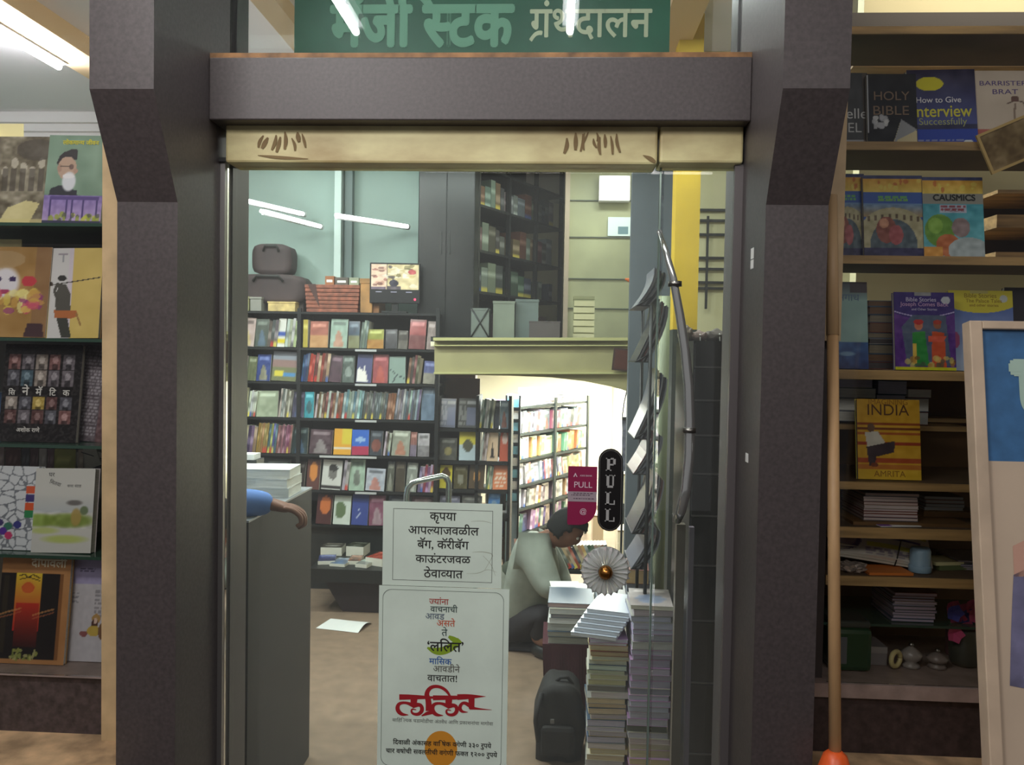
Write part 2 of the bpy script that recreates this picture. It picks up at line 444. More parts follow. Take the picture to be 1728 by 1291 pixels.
# loft band: front of the mezzanine, arched towards its end
YB = 5.0
def bp(x, y): p = at(x, y, YB); return (p.x, p.z)
pts = [bp(733, 570), bp(1070, 570), bp(1070, 664), bp(1030, 652), bp(985, 643), bp(930, 637), bp(860, 634), bp(733, 632)]
struct(MB().prism(pts, 'y', YB, YB + .1).build('beam', M_OLIVE))
bm_ = MB()
for yy, hh, dd in ((570, 5, .05), (582, 2, .03), (628, 3, .03)):
    a, b = bp(733, yy), bp(1068, yy); c_ = bp(1068, yy + hh)
    bm_.prism([a, b, (b[0], b[1] - hh * YB / F), (a[0], a[1] - hh * YB / F)], 'y', YB - dd, YB + .01)
struct(bm_.build('trim_5', mat('olive_moulding', (188, 184, 128), .5)))
zl = at(900, 570, YB).z
struct(bx('mezzanine_floor', (xb - .02, at(738, 600, 5.4).x - .001, 5.42, 8.7, zl - .03, zl), M_DARK))
struct(bx('mezzanine_floor', (at(738, 600, 5.4).x, xa + .15, YB + .1, 8.7, zl - .03, zl), M_DARK))
struct(bx('mezzanine_ceiling', (at(738, 600, 5.4).x, xa + .15, YB + .1, 8.7, zl - .06, zl - .031), M_BRIGHT))
struct(bx('wall_pier', (xb - .12, at(803, 650, 5.7).x, 5.66, 5.8, 0, zl), mat('brown_wall', (92, 70, 66), .7)))

# ================================================================ shop front
jx0, jx1 = at(197, 700, 1.79).x, at(298, 700, 1.79).x
zt, zb_ = at(200, 150, 1.68).z, at(247, 341, 1.79).z
prof = [(1.79, -.1), (1.79, zb_), (1.68, zt), (1.68, 3.4), (2.12, 3.4), (2.12, -.1)]
struct(MB().prism(prof, 'x', jx0, jx1).build('column', M_LAM))
kx0, kx1 = at(1283, 700, 1.79).x, at(1388, 700, 1.79).x
zt2, zb2 = at(1380, 149, 1.68).z, at(1345, 346, 1.79).z
prof = [(1.79, -.1), (1.79, zb2), (1.68, zt2), (1.68, 3.4), (2.12, 3.4), (2.12, -.1)]
struct(MB().prism(prof, 'x', kx0, kx1).build('column', M_LAM))
zbt, zbb = at(800, 96, 1.95).z, at(800, 203, 1.95).z
struct(MB().box(jx1, kx0, 1.95, 2.12, zbb, zbt, bevel=.003).build('beam', M_LAM))
struct(bx('trim_6', (jx1, kx0, 1.955, 1.975, zbt, zbt + .012), mat('rusty_bead', (140, 100, 60), .6, noise=.4, scale=20)))
# dark inner posts behind the glass edge
struct(bx('trim_7', (jx1 - .02, at(398, 700, 2.12).x, 2.09, 2.2, 0, zbb), M_LAM))
struct(bx('trim_8', (at(1230, 700, 2.09).x, kx0 + .02, 2.09, 2.2, 0, zbb), M_LAM))
struct(MB().box(jx1, at(375, 50, 2.09).x, 2.085, 2.2, zbt, 3.2).box(at(1252, 50, 2.09).x, kx0, 2.085, 2.2, zbt, 3.2).build('trim_9', M_LAM))
M_EDGE = mat('aluminium_edge', (160, 158, 155), .35, metal=.8)
struct(MB().box(jx1, jx1 + .012, 2.02, 2.03, 0, at(380, 272, 2.03).z).build('trim_10', M_EDGE))
a0, a1 = at(1229, 700, 2.02).x, at(1243, 700, 2.02).x
struct(MB().box(a0, a1, 2.015, 2.03, 0, at(1240, 280, 2.03).z).build('trim_11', mat('grey_edge', (110, 105, 105), .35, metal=.3)))
# paint chips on the jamb
for px, py, s in ((1251, 446, 5), (1284, 428, 6), (1247, 772, 5)):
    p = at(px, py, 1.9); struct(MB().box(kx0 - .0012, kx0, p.y - .012, p.y + .012, p.z - s * .002, p.z + s * .002).build('paint_chip', M_PAPER))
# doors
def rail(name, x0, x1, y0, y1, parent, m=M_CREAM):
    a, b, z0, z1 = rect(x0, y0, x1, y1, 2.0)
    o = MB().box(a, b, 2.0, 2.09, z0, z1, bevel=.006).build(name, m, parent)
    return o
door = tag(link('door_1', None), kind='structure')
x0, x1, z0, z1 = rect(383, 277, 1110, 1290, YG)
ztop = at(750, 278, YG).z
rail('top_rail', 380, 1110, 206, 276, door)
rr_ = bx('rail_gasket', (jx1, at(1110, 280, 2.0).x, 2.01, 2.085, ztop - .004, ztop + .006), M_BLACK, door)
gd = bx('door_glass', (jx1 + .006, at(1109, 700, YG).x, YG, YG + .010, .02, ztop + .02), M_GLASS, door)
ge = MB(); xg = at(1107, 700, YG).x
ge.box(xg - .004, xg, YG - .001, YG + .011, .02, ztop); ge.build('glass_edge', mat('bright_glass_edge', (130, 150, 140), .2, metal=.4), door)
door2 = tag(link('door_2', None), kind='structure')
rail('top_rail', 1114, 1255, 205, 275, door2)
bx('side_glass', (xg + .006, kx0 - .004, YG, YG + .010, .02, at(1180, 276, YG).z + .02), M_GLASS, door2)
# dirt smears on the rail
rs = random.Random(3)
def rf_(px, py): p = at(px, py, 1.9985); return p.x, p.z
md = mat('old_dirt', (136, 114, 78), .8)
for cx, n in ((482, 8), (992, 5), (1018, 6)):
    for k in range(n):
        x = cx - 36 + 72 * k / n + rs.uniform(-3, 3); y0 = rs.uniform(222, 234); y1 = y0 + rs.uniform(14, 32); sl = (x - cx) * .25 + rs.uniform(-5, 5); ww = rs.uniform(3, 9)
        brush([([(x, y0), (x + sl * .5 + rs.uniform(-3, 3), (y0 + y1) / 2), (x + sl, y1)], (ww * .3, ww, ww * .5))], md, door, 1.9985 - .0002 * k, rf_, 'dirt_smear')
brush([([(435, 262), (470, 266), (520, 268)], (1, 7, 1))], md, door, 1.9983, rf_, 'dirt_smear')
brush([([(1085, 262), (1098, 268), (1106, 274)], (1, 9, 4))], md, door, 1.9983, rf_, 'dirt_smear')
# transom
tr = struct(bx('window_1', (jx1, kx0, 2.075, 2.081, zbt, 3.15), glass_mat('transom_glass', (.95, .98, .97), 2.2)))

# long bow handle on the side panel
hp = [(1113, 392), (1124, 425), (1136, 470), (1147, 530), (1156, 590), (1162, 650), (1164, 710), (1163, 770), (1158, 825), (1149, 862), (1143, 878)]
HY = 1.975
h = MB(); h.tube([at(x, y, HY + (.04 if i in (0, len(hp) - 1) else 0)) for i, (x, y) in enumerate(hp)], [.005, .007, .009, .0105, .0115, .012, .0125, .0125, .0125, .012, .010], n=14)
h.tube([at(1143, 878, HY + .04), at(1143, 878, YG)], .009); h.tube([at(1113, 392, HY + .04), at(1113, 392, YG)], .007)
hd = h.build('bow_handle', M_CHROME, door2)
cl = MB()
for x, y in ((1163, 726), (1139, 479)):
    p = at(x, y, HY); cl.tube([p + Vector((0, 0, .006)), p - Vector((0, 0, .006))], .016, n=16)
cl.build('handle_collar', M_STEEL, hd)
# glass flower knob
kc = at(1021, 962, 2.0); kn = link('knob', None, door); kn.location = kc
pet = MB(); n = 24
for k in range(n):
    t = 2 * math.pi * k / n
    b2 = bmesh.new()
    def V(r, a, y): return b2.verts.new((r * math.cos(t + a), y, r * math.sin(t + a)))
    w1, w2 = .10, .115
    q = [V(.018, -w1, -.008), V(.018, w1, -.008), V(.054, w2, -.012), V(.061, 0, -.012), V(.054, -w2, -.012), V(.020, 0, -.020), V(.052, 0, -.026)]
    for f in ((0, 1, 5), (0, 5, 6, 4), (5, 1, 2, 6), (4, 6, 3), (6, 2, 3)): b2.faces.new([q[i] for i in f])
    m_ = bpy.data.meshes.new('x'); b2.to_mesh(m_); b2.free()
    m_.materials.append(None)
    o = link('petal', m_, kn)
    m_.materials.clear(); m_.materials.append(mat('cut_glass', (245, 248, 245), .06))
mat('cut_glass_back', (235, 238, 235), .12)
for m_n in ('cut_glass', 'cut_glass_back'): MATS[m_n].node_tree.nodes['Principled BSDF'].inputs['Transmission Weight'].default_value = .6
MB().lathe([(.058, .0), (.056, -.008), (.015, -.010), (.012, .03)], n=32, axis='y').build('glass_rosette', mat('cut_glass_back', (225, 230, 225), .12), kn)
MB().lathe([(.017, -.018), (.017, -.028), (.012, -.036), (.005, -.039), (.0005, -.040)], n=24, axis='y').build('brass_boss', M_BRASS, kn)

# ================================================================ signs on the glass
YS = YG - .003
def flat_thing(name, x0, y0, x1, y1, Y, m, label, cat, t=.001):
    a, b, z0, z1 = rect(x0, y0, x1, y1, Y)
    o = thing(name, ((a + b) / 2, Y, z0), label, cat)
    return o, a, b, z0, z1
def txt(s, o, m, x0, x1, yb, Y, **k):
    """lettering between pixel columns x0..x1 with baseline row yb, child of o"""
    a, b = at(x0, yb, Y), at(x1, yb, Y); c = (a + b) / 2
    return put_text(s, m, o, (b - a).length, c.x - o.location.x, c.z - o.location.z, Y - o.location.y, **k)
M_NOTE = mat('notice_paper', (224, 240, 226), .55, noise=.05, scale=6)
# upper notice
o, a, b, z0, z1 = flat_thing('notice', 646, 848, 847, 990, YS, M_NOTE, 'upper white paper notice taped to the glass door with five black lines', 'notice')
wd, ht = b - a, z1 - z0
bx('sheet', (-wd / 2, wd / 2, -.001, 0, 0, ht), M_NOTE, o)
def frame_lines(o, m, x0, y0, x1, y1, Y, th, r=0):
    A, B, Z0, Z1 = rect(x0, y0, x1, y1, Y); A -= o.location.x; B -= o.location.x; Z0 -= o.location.z; Z1 -= o.location.z
    P = []
    for cx, cz, s in ((B - r, Z1 - r, 0), (A + r, Z1 - r, 1), (A + r, Z0 + r, 2), (B - r, Z0 + r, 3)):
        for k in range(7 if r else 1):
            t = math.pi / 2 * (s + k / 6 if r else s); P.append((cx + r * math.cos(t), cz + r * math.sin(t)) if r else (cx, cz))
    bm = bmesh.new(); cx, cz = (A + B) / 2, (Z0 + Z1) / 2; ring = []
    for x, z in P:
        dx, dz = (th if x > cx else -th), (th if z > cz else -th)
        ring.append((bm.verts.new((x, Y - o.location.y, z)), bm.verts.new((x - dx, Y - o.location.y, z - dz))))
    for i in range(len(ring)):
        p, q = ring[i], ring[(i + 1) % len(ring)]; bm.faces.new((p[0], q[0], q[1], p[1]))
    me = bpy.data.meshes.new('border'); bm.to_mesh(me); bm.free(); me.materials.append(m); return link('border', me, o)
YT = YS - .0016
frame_lines(o, M_INK, 663, 860, 831, 981, YT, .0009)
for s, x0, x1, yb in (('कृपया', 725, 770, 878), ('आपल्याजवळील', 689, 808, 902), ('बॅग, कॅरीबॅग', 704, 791, 926), ('काऊंटरजवळ', 701, 794, 950), ('ठेवाव्यात', 715, 781, 975)):
    txt(s, o, M_INK, x0, x1, yb, YT, off=.009, heavy=.008)
def pf(o, Y):
    def f(x, y):
        p = at(x, y, Y); return p.x - o.location.x, p.z - o.location.z
    return f
for pts_, ws_ in (([(795, 880), (815, 879), (830, 883)], (.4, .8, .4)), ([(797, 932), (815, 931), (833, 935), (828, 945), (818, 962)], (.4, 1, 1, .6, .4)),
                  ([(787, 968), (808, 968), (822, 960), (838, 966)], (.3, .8, .6, .3)), ([(815, 938), (829, 952), (836, 972)], (.4, .7, .3))):
    brush([(pts_, ws_)], mat('paper_crease', (165, 172, 150), .8), o, YT + .0004 - o.location.y, pf(o, YT), 'crease')
# lower poster
o, a, b, z0, z1 = flat_thing('poster', 638, 991, 857, 1302, YS - .0015, M_NOTE, 'tall white magazine poster with red brush lettering taped below the notice on the glass door', 'poster')
wd, ht = b - a, z1 - z0
bx('sheet', (-wd / 2, wd / 2, -.001, 0, 0, ht), M_NOTE, o)
YT = YS - .0032
frame_lines(o, mat('grey_line', (95, 105, 98), .6), 644, 997, 848, 1296, YT, .0009, r=.022)
ink = lambda n, c: mat(n, c, .6)
green = ink('leaf_green', (140, 170, 40))
brush([([(721, 1093), (735, 1100), (752, 1098), (768, 1088), (776, 1080)], (3, 12, 14, 12, 10)), ([(757, 1074), (765, 1079), (776, 1083)], (4, 10, 6))], green, o, YT + .0004 - o.location.y, pf(o, YT), 'leaf_print')
for s, x0, x1, yb, m, hv in (('ज्यांना', 724, 757, 1020, ink('print_red', (175, 60, 50)), .006), ('वाचनाची', 726, 772, 1033, ink('print_slate', (60, 80, 78)), .006),
        ('आवड', 718, 750, 1045, ink('print_grey', (90, 105, 125)), .004), ('असते', 737, 768, 1057, ink('print_orange', (205, 95, 60)), .006),
        ('ते', 745, 755, 1073, ink('print_slate', (60, 80, 78)), .004), ('‘ललित’', 721, 782, 1099, M_INK, .012), ('मासिक', 724, 762, 1121, ink('print_blue', (40, 95, 170)), .008),
        ('आवडीने', 731, 776, 1134, ink('print_midgrey', (105, 105, 98)), .006), ('वाचतात!', 721, 771, 1150, M_INK, .006),
        ('साहित्यिक घडामोडींचा अंतर्वेध आणि प्रकाशनांचा मागोवा', 662, 832, 1221, ink('print_fine', (90, 92, 88)), .0)):
    txt(s, o, m, x0, x1, yb, YT, off=.004, heavy=hv)
p = at(744, 1264, YT); disc((p.x - o.location.x, p.z - o.location.z), .041, YT + .0003 - o.location.y, mat('orange_disc', (215, 145, 40), .6), o, 'sun_print', k=1.12)
for s, x0, x1, yb in (('दिवाळी अंकासह वार्षिक वर्गणी ३३० रुपये', 663, 829, 1259), ('चार वर्षांची सवलतीची वर्गणी फक्त १२०० रुपये', 651, 839, 1274)):
    txt(s, o, M_INK, x0, x1, yb, YT - .0003, off=.006, heavy=.012)
red = ink('logo_red', (165, 25, 35))
def lf(x, y): p = at(640 + x / 7.855, 1140 + y / 7.855, YT); return p.x - o.location.x, p.z - o.location.z
def la(dx, dy=0):
    return [([(460 + dx, 300 + dy), (455 + dx, 400 + dy)], (92, 80)),
            ([(460 + dx, 400 + dy), (350 + dx, 355 + dy), (255 + dx, 370 + dy), (235 + dx, 450 + dy), (290 + dx, 515 + dy), (385 + dx, 522 + dy)], (60, 30, 45, 60, 50, 8)),
            ([(440 + dx, 400 + dy), (550 + dx, 380 + dy), (575 + dx, 460 + dy), (520 + dx, 520 + dy), (430 + dx, 505 + dy), (425 + dx, 440 + dy), (490 + dx, 455 + dy)], (70, 45, 55, 45, 30, 24, 10))]
st = [([(265, 285), (430, 285), (720, 292)], (74, 66, 30))] + la(0) + \
     [([(955, 300), (890, 195), (790, 140), (680, 150), (620, 240), (655, 330), (655, 470)], (20, 42, 40, 48, 62, 78, 80)), ([(560, 535), (660, 490), (755, 495)], (14, 60, 10))] + \
     [([(712, 295), (1050, 292)], (66, 50))] + la(462, 8) + \
     [([(1035, 285), (1200, 278), (1410, 277)], (76, 66, 3)), ([(1222, 280), (1224, 440)], (82, 74)), ([(1200, 395), (1110, 350), (1060, 420), (1090, 480), (1175, 485)], (60, 35, 50, 40, 6)),
      ([(1200, 425), (1300, 440), (1490, 455)], (52, 24, 4))]
brush(st, red, o, YT - o.location.y, lf, 'logo')
# maroon pull sticker
o, a, b, z0, z1 = flat_thing('sticker', 958, 787, 1007, 886, YS, None, 'maroon and grey pull sticker on the glass door beside the black pull sign', 'sticker')
W, H = b - a, z1 - z0; mr = mat('maroon_vinyl', (140, 26, 72), .4)
r = W * .62; P = [(-W / 2, H), (W / 2, H), (W / 2, r)] + [(W / 2 - r + r * math.cos(t), r - r * math.sin(t)) for t in [k * math.pi / 16 for k in range(1, 9)]] + [(-W / 2 + .002, 0), (-W / 2, .004)]
MB().prism(P[::-1], 'y', -.001, 0).build('vinyl', mr, o)
bx('grey_band', (-W / 2, W / 2, -.0014, -.0008, H * .40, H * .57), mat('grey_vinyl', (165, 150, 158), .5), o)
wv = mat('white_vinyl', (225, 205, 215), .5)
put_text('PULL', wv, o, W * .62, 0.002, H * .64, -.0018, off=.02)
put_text('AXIS BANK', wv, o, W * .42, W * .12, H * .83, -.0018, off=.01)
MB().prism([(-W * .32, H * .82), (-W * .25, H * .89), (-W * .18, H * .82), (-W * .21, H * .82), (-W * .25, H * .86), (-W * .28, H * .82)], 'y', -.0018, -.0012).build('emblem', wv, o)
gi = MB(); rq = random.Random(5)
for zz, u0, u1 in ((.535, -.3, .3), (.505, -.38, .2), (.445, -.3, .38)):
    u = u0
    while u < u1:
        L_ = rq.uniform(.03, .1); gi.box(W * u, W * (u + L_), -.0018, -.0012, H * zz, H * (zz + .014)); u += L_ + .03
gi.build('fine_print', mat('grey_ink', (90, 70, 85), .5), o)
put_text('@', wv, o, W * .22, 0.003, H * .2, -.0018)
# oval black pull sign
o, a, b, z0, z1 = flat_thing('pull_sign', 1009, 757, 1050, 896, YS, None, 'black oval plate with silver letters spelling pull down the glass door', 'sign')
W, H = b - a, z1 - z0
def stad(w, h, n=10):
    r = w / 2
    return [(r * math.cos(t), h / 2 - r + r * math.sin(t) + h / 2 * 0) for t in [math.pi * k / n for k in range(n + 1)]] + [(r * math.cos(t), -(h / 2 - r) + r * math.sin(t)) for t in [math.pi + math.pi * k / n for k in range(n + 1)]]
sh = lambda P, dz: [(x, z + dz) for x, z in P][::-1]
MB().prism(sh(stad(W, H), H / 2), 'y', -.004, 0).build('plate', mat('black_gloss', (22, 20, 20), .25), o)
MB().prism(sh(stad(W * .92, H * .97), H / 2), 'y', -.0046, -.003).build('silver_line', mat('silver_print', (120, 120, 115), .3, metal=.5), o)
MB().prism(sh(stad(W * .87, H * .955), H / 2), 'y', -.0052, -.003).build('face', MATS['black_gloss'], o)
sil = mat('silver_letters', (190, 190, 188), .3, metal=.3)
lw, lh = W * .40, H * .155
for k, ch in enumerate('PULL'):
    cz = H * (.735 - k * .205); L = MB(); y = (-.0062, -.005); st_ = lw * .30; se = lh * .09
    def bb(x0, x1, z0, z1): L.box(x0 * lw - lw / 2, x1 * lw - lw / 2, y[0], y[1], cz + z0 * lh, cz + z1 * lh)
    if ch == 'P':
        bb(.12, .42, 0, 1); bb(0, .58, 0, .08); bb(0, .5, .92, 1); bb(.42, .8, .88, 1); bb(.42, .8, .42, .54); bb(.74, 1, .5, .92)
    if ch == 'U':
        bb(.1, .38, .15, 1); bb(.7, .86, .15, 1); bb(0, .5, .92, 1); bb(.58, 1, .92, 1); bb(.2, .78, 0, .16)
    if ch == 'L':
        bb(.12, .42, 0, 1); bb(0, .58, .92, 1); bb(0, 1, 0, .08); bb(.88, 1, .08, .34)
    L.build('letter', sil, o)

# shop sign inside the transom
YN = 2.5
a, b, z0, z1 = rect(497, -60, 1131, 93, YN)
o = thing('shop_sign', ((a + b) / 2, YN, z0), 'green shop sign with pale lettering behind the glass above the door', 'sign')
bx('board', (a - o.location.x, b - o.location.x, 0, .02, -.02, z1 - z0 + .2), mat('sign_green', (24, 104, 76), .4, noise=.15, scale=3), o)
M_PG = mat('pale_green_letters', (120, 178, 150), .5)
txt('मॅजेस्टिक', o, M_PG, 556, 868, 76, YN - .002, off=.012, heavy=.04, H=.18)
txt('ग्रंथदालन', o, mat('cream_letters', (215, 225, 190), .5), 893, 1100, 62, YN - .002, off=.01, heavy=.014, H=.122)
# tubes of the arcade ceiling outside (they show again in the glass)
for X in (-.80, .03):
    t = thing('tube_light', (X, 1.48, 2.80), 'lit fluorescent tube on the arcade ceiling in front of the shop, ' + ('near the first column' if X < -.5 else 'above the door'), 'lamp')
    MB().tube([(0, -.55, 0), (0, .55, 0)], .014, n=12).build('tube', M_TUBE, t)
    bx('batten', (-.03, .03, -.58, .58, .02, .06), M_WHITE, t)
    for q in (-.575, .55): bx('holder', (-.012, .012, q, q + .025, -.012, .03), M_WHITE, t)
# tube reflections on the green wall, added as glowing tubes
for n_, (x0, y0, x1, y1) in enumerate(((404, 336, 512, 361), (440, 356, 541, 382), (566, 363, 688, 382))):
    A, B = at(x0, y0, 5.1 + .0), at(x1, y1, 5.5); c_ = (A + B) / 2
    t = thing('wall_tube_reflection', c_, ('long glowing tube reflection high on the pale green wall near the door post', 'shorter glowing tube reflection just below another on the pale green wall', 'glowing tube reflection on the pale green wall above the monitor')[n_], 'lamp')
    MB().tube([A - c_, B - c_], .012, n=12).build('tube', M_TUBE2, t)
    dz = Vector((0, .035, 0)); bt = MB(); bt.tube([A - c_ + dz, B - c_ + dz], .02, n=6); bt.build('batten', M_WHITE, t)
q = at(40, 8, 3.9); t = thing('tube_light', (-2.62, 3.7, 3.02), 'bright lit tube on the shop ceiling above the display case', 'lamp')
MB().tube([(0, -.55, 0), (0, .55, 0)], .016, n=12).build('tube', mat('bright_tube', (250, 250, 255), .5, emit=240), t); bx('batten', (-.03, .03, -.58, .58, .02, .128), M_WHITE, t)
# pipe up the green wall
a = at(566, 380, 5.55); t = link('conduit', None)
struct(MB().box(a.x, a.x + .045, 5.52, 5.6, 1.9, 3.0).build('trim_12', mat('pale_conduit', (190, 205, 200), .4)))
struct(MB().box(a.x + .06, a.x + .11, 5.56, 5.62, 1.9, 3.0).build('trim_13', mat('grey_conduit', (95, 110, 108), .5)))
bpy.data.objects.remove(t)

# stone ledge and display plinths
zl_ = at(100, 1240, 1.95).z
struct(bx('ledge', (-2.6, jx0, 1.6, 2.3, -.1, zl_), M_LEDGE))
struct(bx('ledge', (kx1, 3.0, 1.6, 2.3, -.1, at(1500, 1276, 1.95).z), M_LEDGE))
# ================================================================ books
NAMES = [('black', (30, 30, 32)), ('charcoal', (70, 70, 72)), ('grey', (128, 128, 128)), ('pale grey', (190, 190, 188)), ('white', (238, 238, 236)), ('cream', (225, 215, 180)),
         ('brown', (100, 68, 45)), ('tan', (185, 150, 105)), ('red', (185, 45, 42)), ('maroon', (105, 30, 42)), ('orange', (220, 115, 45)), ('yellow', (220, 195, 60)),
         ('lime green', (160, 185, 50)), ('dark green', (45, 85, 60)), ('pale green', (150, 185, 155)), ('teal', (70, 140, 150)), ('sky blue', (120, 175, 215)), ('blue', (60, 95, 175)),
         ('navy blue', (38, 45, 95)), ('purple', (95, 60, 130)), ('lilac', (165, 155, 195)), ('pink', (205, 140, 150)), ('mauve', (140, 110, 125))]
def cname(c):
    return min(NAMES, key=lambda n: sum((a - b) ** 2 for a, b in zip(n[1], c)))[0]
ORD = lambda n: '%d%s' % (n, 'th' if 10 <= n % 100 <= 20 else {1: 'st', 2: 'nd', 3: 'rd'}.get(n % 10, 'th'))

def book_at(name, x0, y0, x1, y1, Y, P, label, cat='book', t=.012, lean=8, tilt=0, gloss=1, edge=(225, 222, 212), group=None, curve=0.0, zb=None, texts=()):
    """a book standing face out: cover (printed), page block and back cover"""
    a, b, z0, z1 = rect(x0, y0, x1, y1, Y)
    if zb is not None: z0 = zb
    wd, ht = b - a, (z1 - z0) / math.cos(R(lean))
    o = thing(name, ((a + b) / 2, Y, z0 + .0015), label, cat, group, rx=-R(lean), ry=R(tilt))
    me = print_mesh(P, wd, ht, .0016, edge=edge, curve=curve); me.materials.append([M_PAINTM, M_PAINT, M_GLOSS][gloss])
    link('cover', me, o)
    bx('page_block', (-wd / 2 + .001, wd / 2 - .002, .0008, t, .001, ht - .002), M_PAGE, o)
    bx('back_cover', (-wd / 2, wd / 2, t, t + .0012, 0, ht), mat('back_' + cname(P.c[0, 0]).replace(' ', '_'), P.c[0, 0], .4), o)
    for (s, col, u, v, wr, kw) in texts:
        m = mat('print_%d_%d_%d' % tuple(col), col, .5)
        put_text(s, m, o, wr * wd, (u - .5) * wd, (1 - v) * ht, -.0014 - curve, **kw)
    return o

# ---------------------------------------------------------------- display case beside the first column
YD = 2.03
dx0, dx1 = at(-200, 700, 1.97).x, at(187, 700, 1.97).x
case = thing('display_case', ((dx0 + dx1) / 2, 2.1, zl_), 'glass fronted display case with glass shelves beside the first column', 'display case')
def lb(name, b, m, par, bevel=0):
    x, y, z = par.location
    return bx(name, (b[0] - x, b[1] - x, b[2] - y, b[3] - y, b[4] - z, b[5] - z), m, par, bevel)
zm1 = at(95, 1140, 1.95).z; zm0 = at(95, 1118, 2.03).z
lb('plinth', (dx0, dx1, 1.96, 2.35, zl_, zm1 - .001), M_PLINTH, case)
lb('base_slab', (dx0, dx1, 1.94, 2.36, zm1, zm0), M_MARBLE, case)
lb('edge_strip', (dx1, jx0 - .001, 1.93, 2.0, zl_, 3.1), M_TRIM, case)
lb('side_panel', (dx1 + .002, jx0 - .001, 2.0, 2.36, zl_, at(100, 230, 2.2).z), M_LAM, case)
LS = {}
for y in (376, 571, 751, 938):
    z = at(95, y, 1.99).z; LS[y] = z
    lb('shelf', (dx0, dx1 - .001, 1.99, 2.33, z - .008, z), M_DGLASS, case)
lb('glass', (dx0, dx1, 1.945, 1.95, zm0 + .002, 3.1), M_GLASS2, case)
lb('back_panel', (dx0, dx1 - .001, 2.345, 2.36, zm0, at(95, 300, 2.3).z), mat('smoky_back_panel', (96, 98, 98), .5, noise=.2, scale=5), case)
LZ = lambda y: LS[y]

def P_sepia():
    p = Pt(60, 90, (120, 110, 92)); p.noise(40, 9, 3).noise(25, 22, 4)
    for k in range(7): p.ell(.1 + .13 * k, .3 + .05 * (k % 3), .05, .06, (200, 190, 175), .7); p.rect(.06 + .13 * k, .36, .14 + .13 * k, .62, (60, 52, 45), .6)
    p.poly([(.3, 1), (.75, 1), (.9, .75), (.7, .72), (.45, .8)], (225, 210, 150), .8); p.rect(0, .93, 1, 1, (205, 190, 130), .7); p.ell(.8, .15, .3, .12, (70, 62, 55), .7); return p
def P_cap():
    p = Pt(64, 100, (118, 142, 124)); p.noise(12, 6, 1)
    p.poly([(.05, .76), (.1, .6), (.25, .56), (.55, .62), (.6, .78)], (48, 48, 56))                                  # coat
    p.poly([(.16, .32), (.2, .24), (.28, .19), (.42, .15), (.5, .16), (.51, .27), (.35, .28), (.2, .34)], (52, 46, 50))   # cap
    p.ell(.35, .37, .16, .13, (176, 146, 128)); p.ell(.22, .37, .04, .05, (160, 128, 112)); p.line([(.2, .345), (.44, .355)], .012, (70, 55, 50)); p.ell(.42, .355, .045, .028, (92, 70, 66), .8)
    p.ell(.5, .4, .035, .03, (168, 134, 118)); p.ell(.40, .52, .13, .12, (205, 205, 214), 1, .4); p.ell(.39, .46, .10, .03, (220, 216, 220))
    p.vgrad(.68, .96, (128, 108, 170), (176, 152, 196)).noise(16, 20, 5, p.v > .66)
    for u in (.1, .38, .48, .66, .9): p.rect(u, .7, u + .035, .93, (72, 58, 112))
    p.rect(.1, .69, .95, .72, (88, 70, 128)); p.blobs(26, [(190, 190, 70), (150, 160, 60), (90, 90, 80)], 0, .88, 1, .97, .02, .05, 6); p.rect(0, .955, 1, 1, (52, 52, 78)); return p
def P_flower():
    p = Pt(60, 100, (168, 128, 72)); p.noise(18, 7, 2); p.rect(.8, 0, 1, 1, (132, 96, 70), .6)
    p.ell(.4, .4, .22, .2, (226, 218, 224), 1, .5); p.ell(.3, .36, .05, .03, (60, 40, 90)); p.ell(.5, .36, .05, .03, (60, 40, 90)); p.ell(.41, .5, .07, .03, (170, 60, 100))
    p.blobs(40, [(226, 200, 92), (205, 80, 110), (150, 60, 120), (240, 226, 150), (206, 160, 80)], .05, .5, .9, .72, .04, .1, 9, .75); p.ell(.72, .38, .1, .06, (196, 60, 70)); p.ell(.35, .14, .3, .1, (180, 150, 110), .7)
    p.poly([(.75, .85), (.95, .85), (.98, 1), (.7, 1)], (70, 45, 50)); return p
def P_rifle():
    p = Pt(70, 110, (214, 186, 106)); p.noise(8, 6, 3); p.rect(.16, 0, .52, 1, (212, 208, 208)); p.rect(.45, 0, .52, 1, (214, 196, 214), .6)
    p.line([(.12, .38), (.22, .41), (.4, .39), (.97, .33)], .02, (62, 56, 50)); p.poly([(.1, .36), (.2, .385), (.2, .42), (.12, .42)], (72, 58, 48))
    p.ell(.35, .335, .07, .035, (52, 50, 48)); p.rect(.29, .34, .43, .352, (52, 50, 48))
    p.poly([(.3, .4), (.42, .4), (.5, .5), (.52, .7), (.28, .72), (.26, .58)], (84, 80, 74)); p.line([(.28, .4), (.24, .48), (.3, .58)], .05, (80, 76, 70))
    p.poly([(.25, .69), (.62, .7), (.66, .76), (.5, .79), (.27, .78)], (182, 106, 58)); p.line([(.62, .73), (.7, .86)], .03, (160, 120, 70))
    p.poly([(.3, .78), (.48, .78), (.56, 1), (.4, 1)], (62, 62, 56)); p.rect(.26, .06, .42, .075, (160, 150, 160)); p.rect(.33, .08, .36, .16, (160, 160, 165)); return p
def P_pale():
    p = Pt(12, 40, (196, 186, 188)); p.rect(.6, .3, 1, .6, (120, 80, 70), .7); p.noise(8, 3, 1); return p
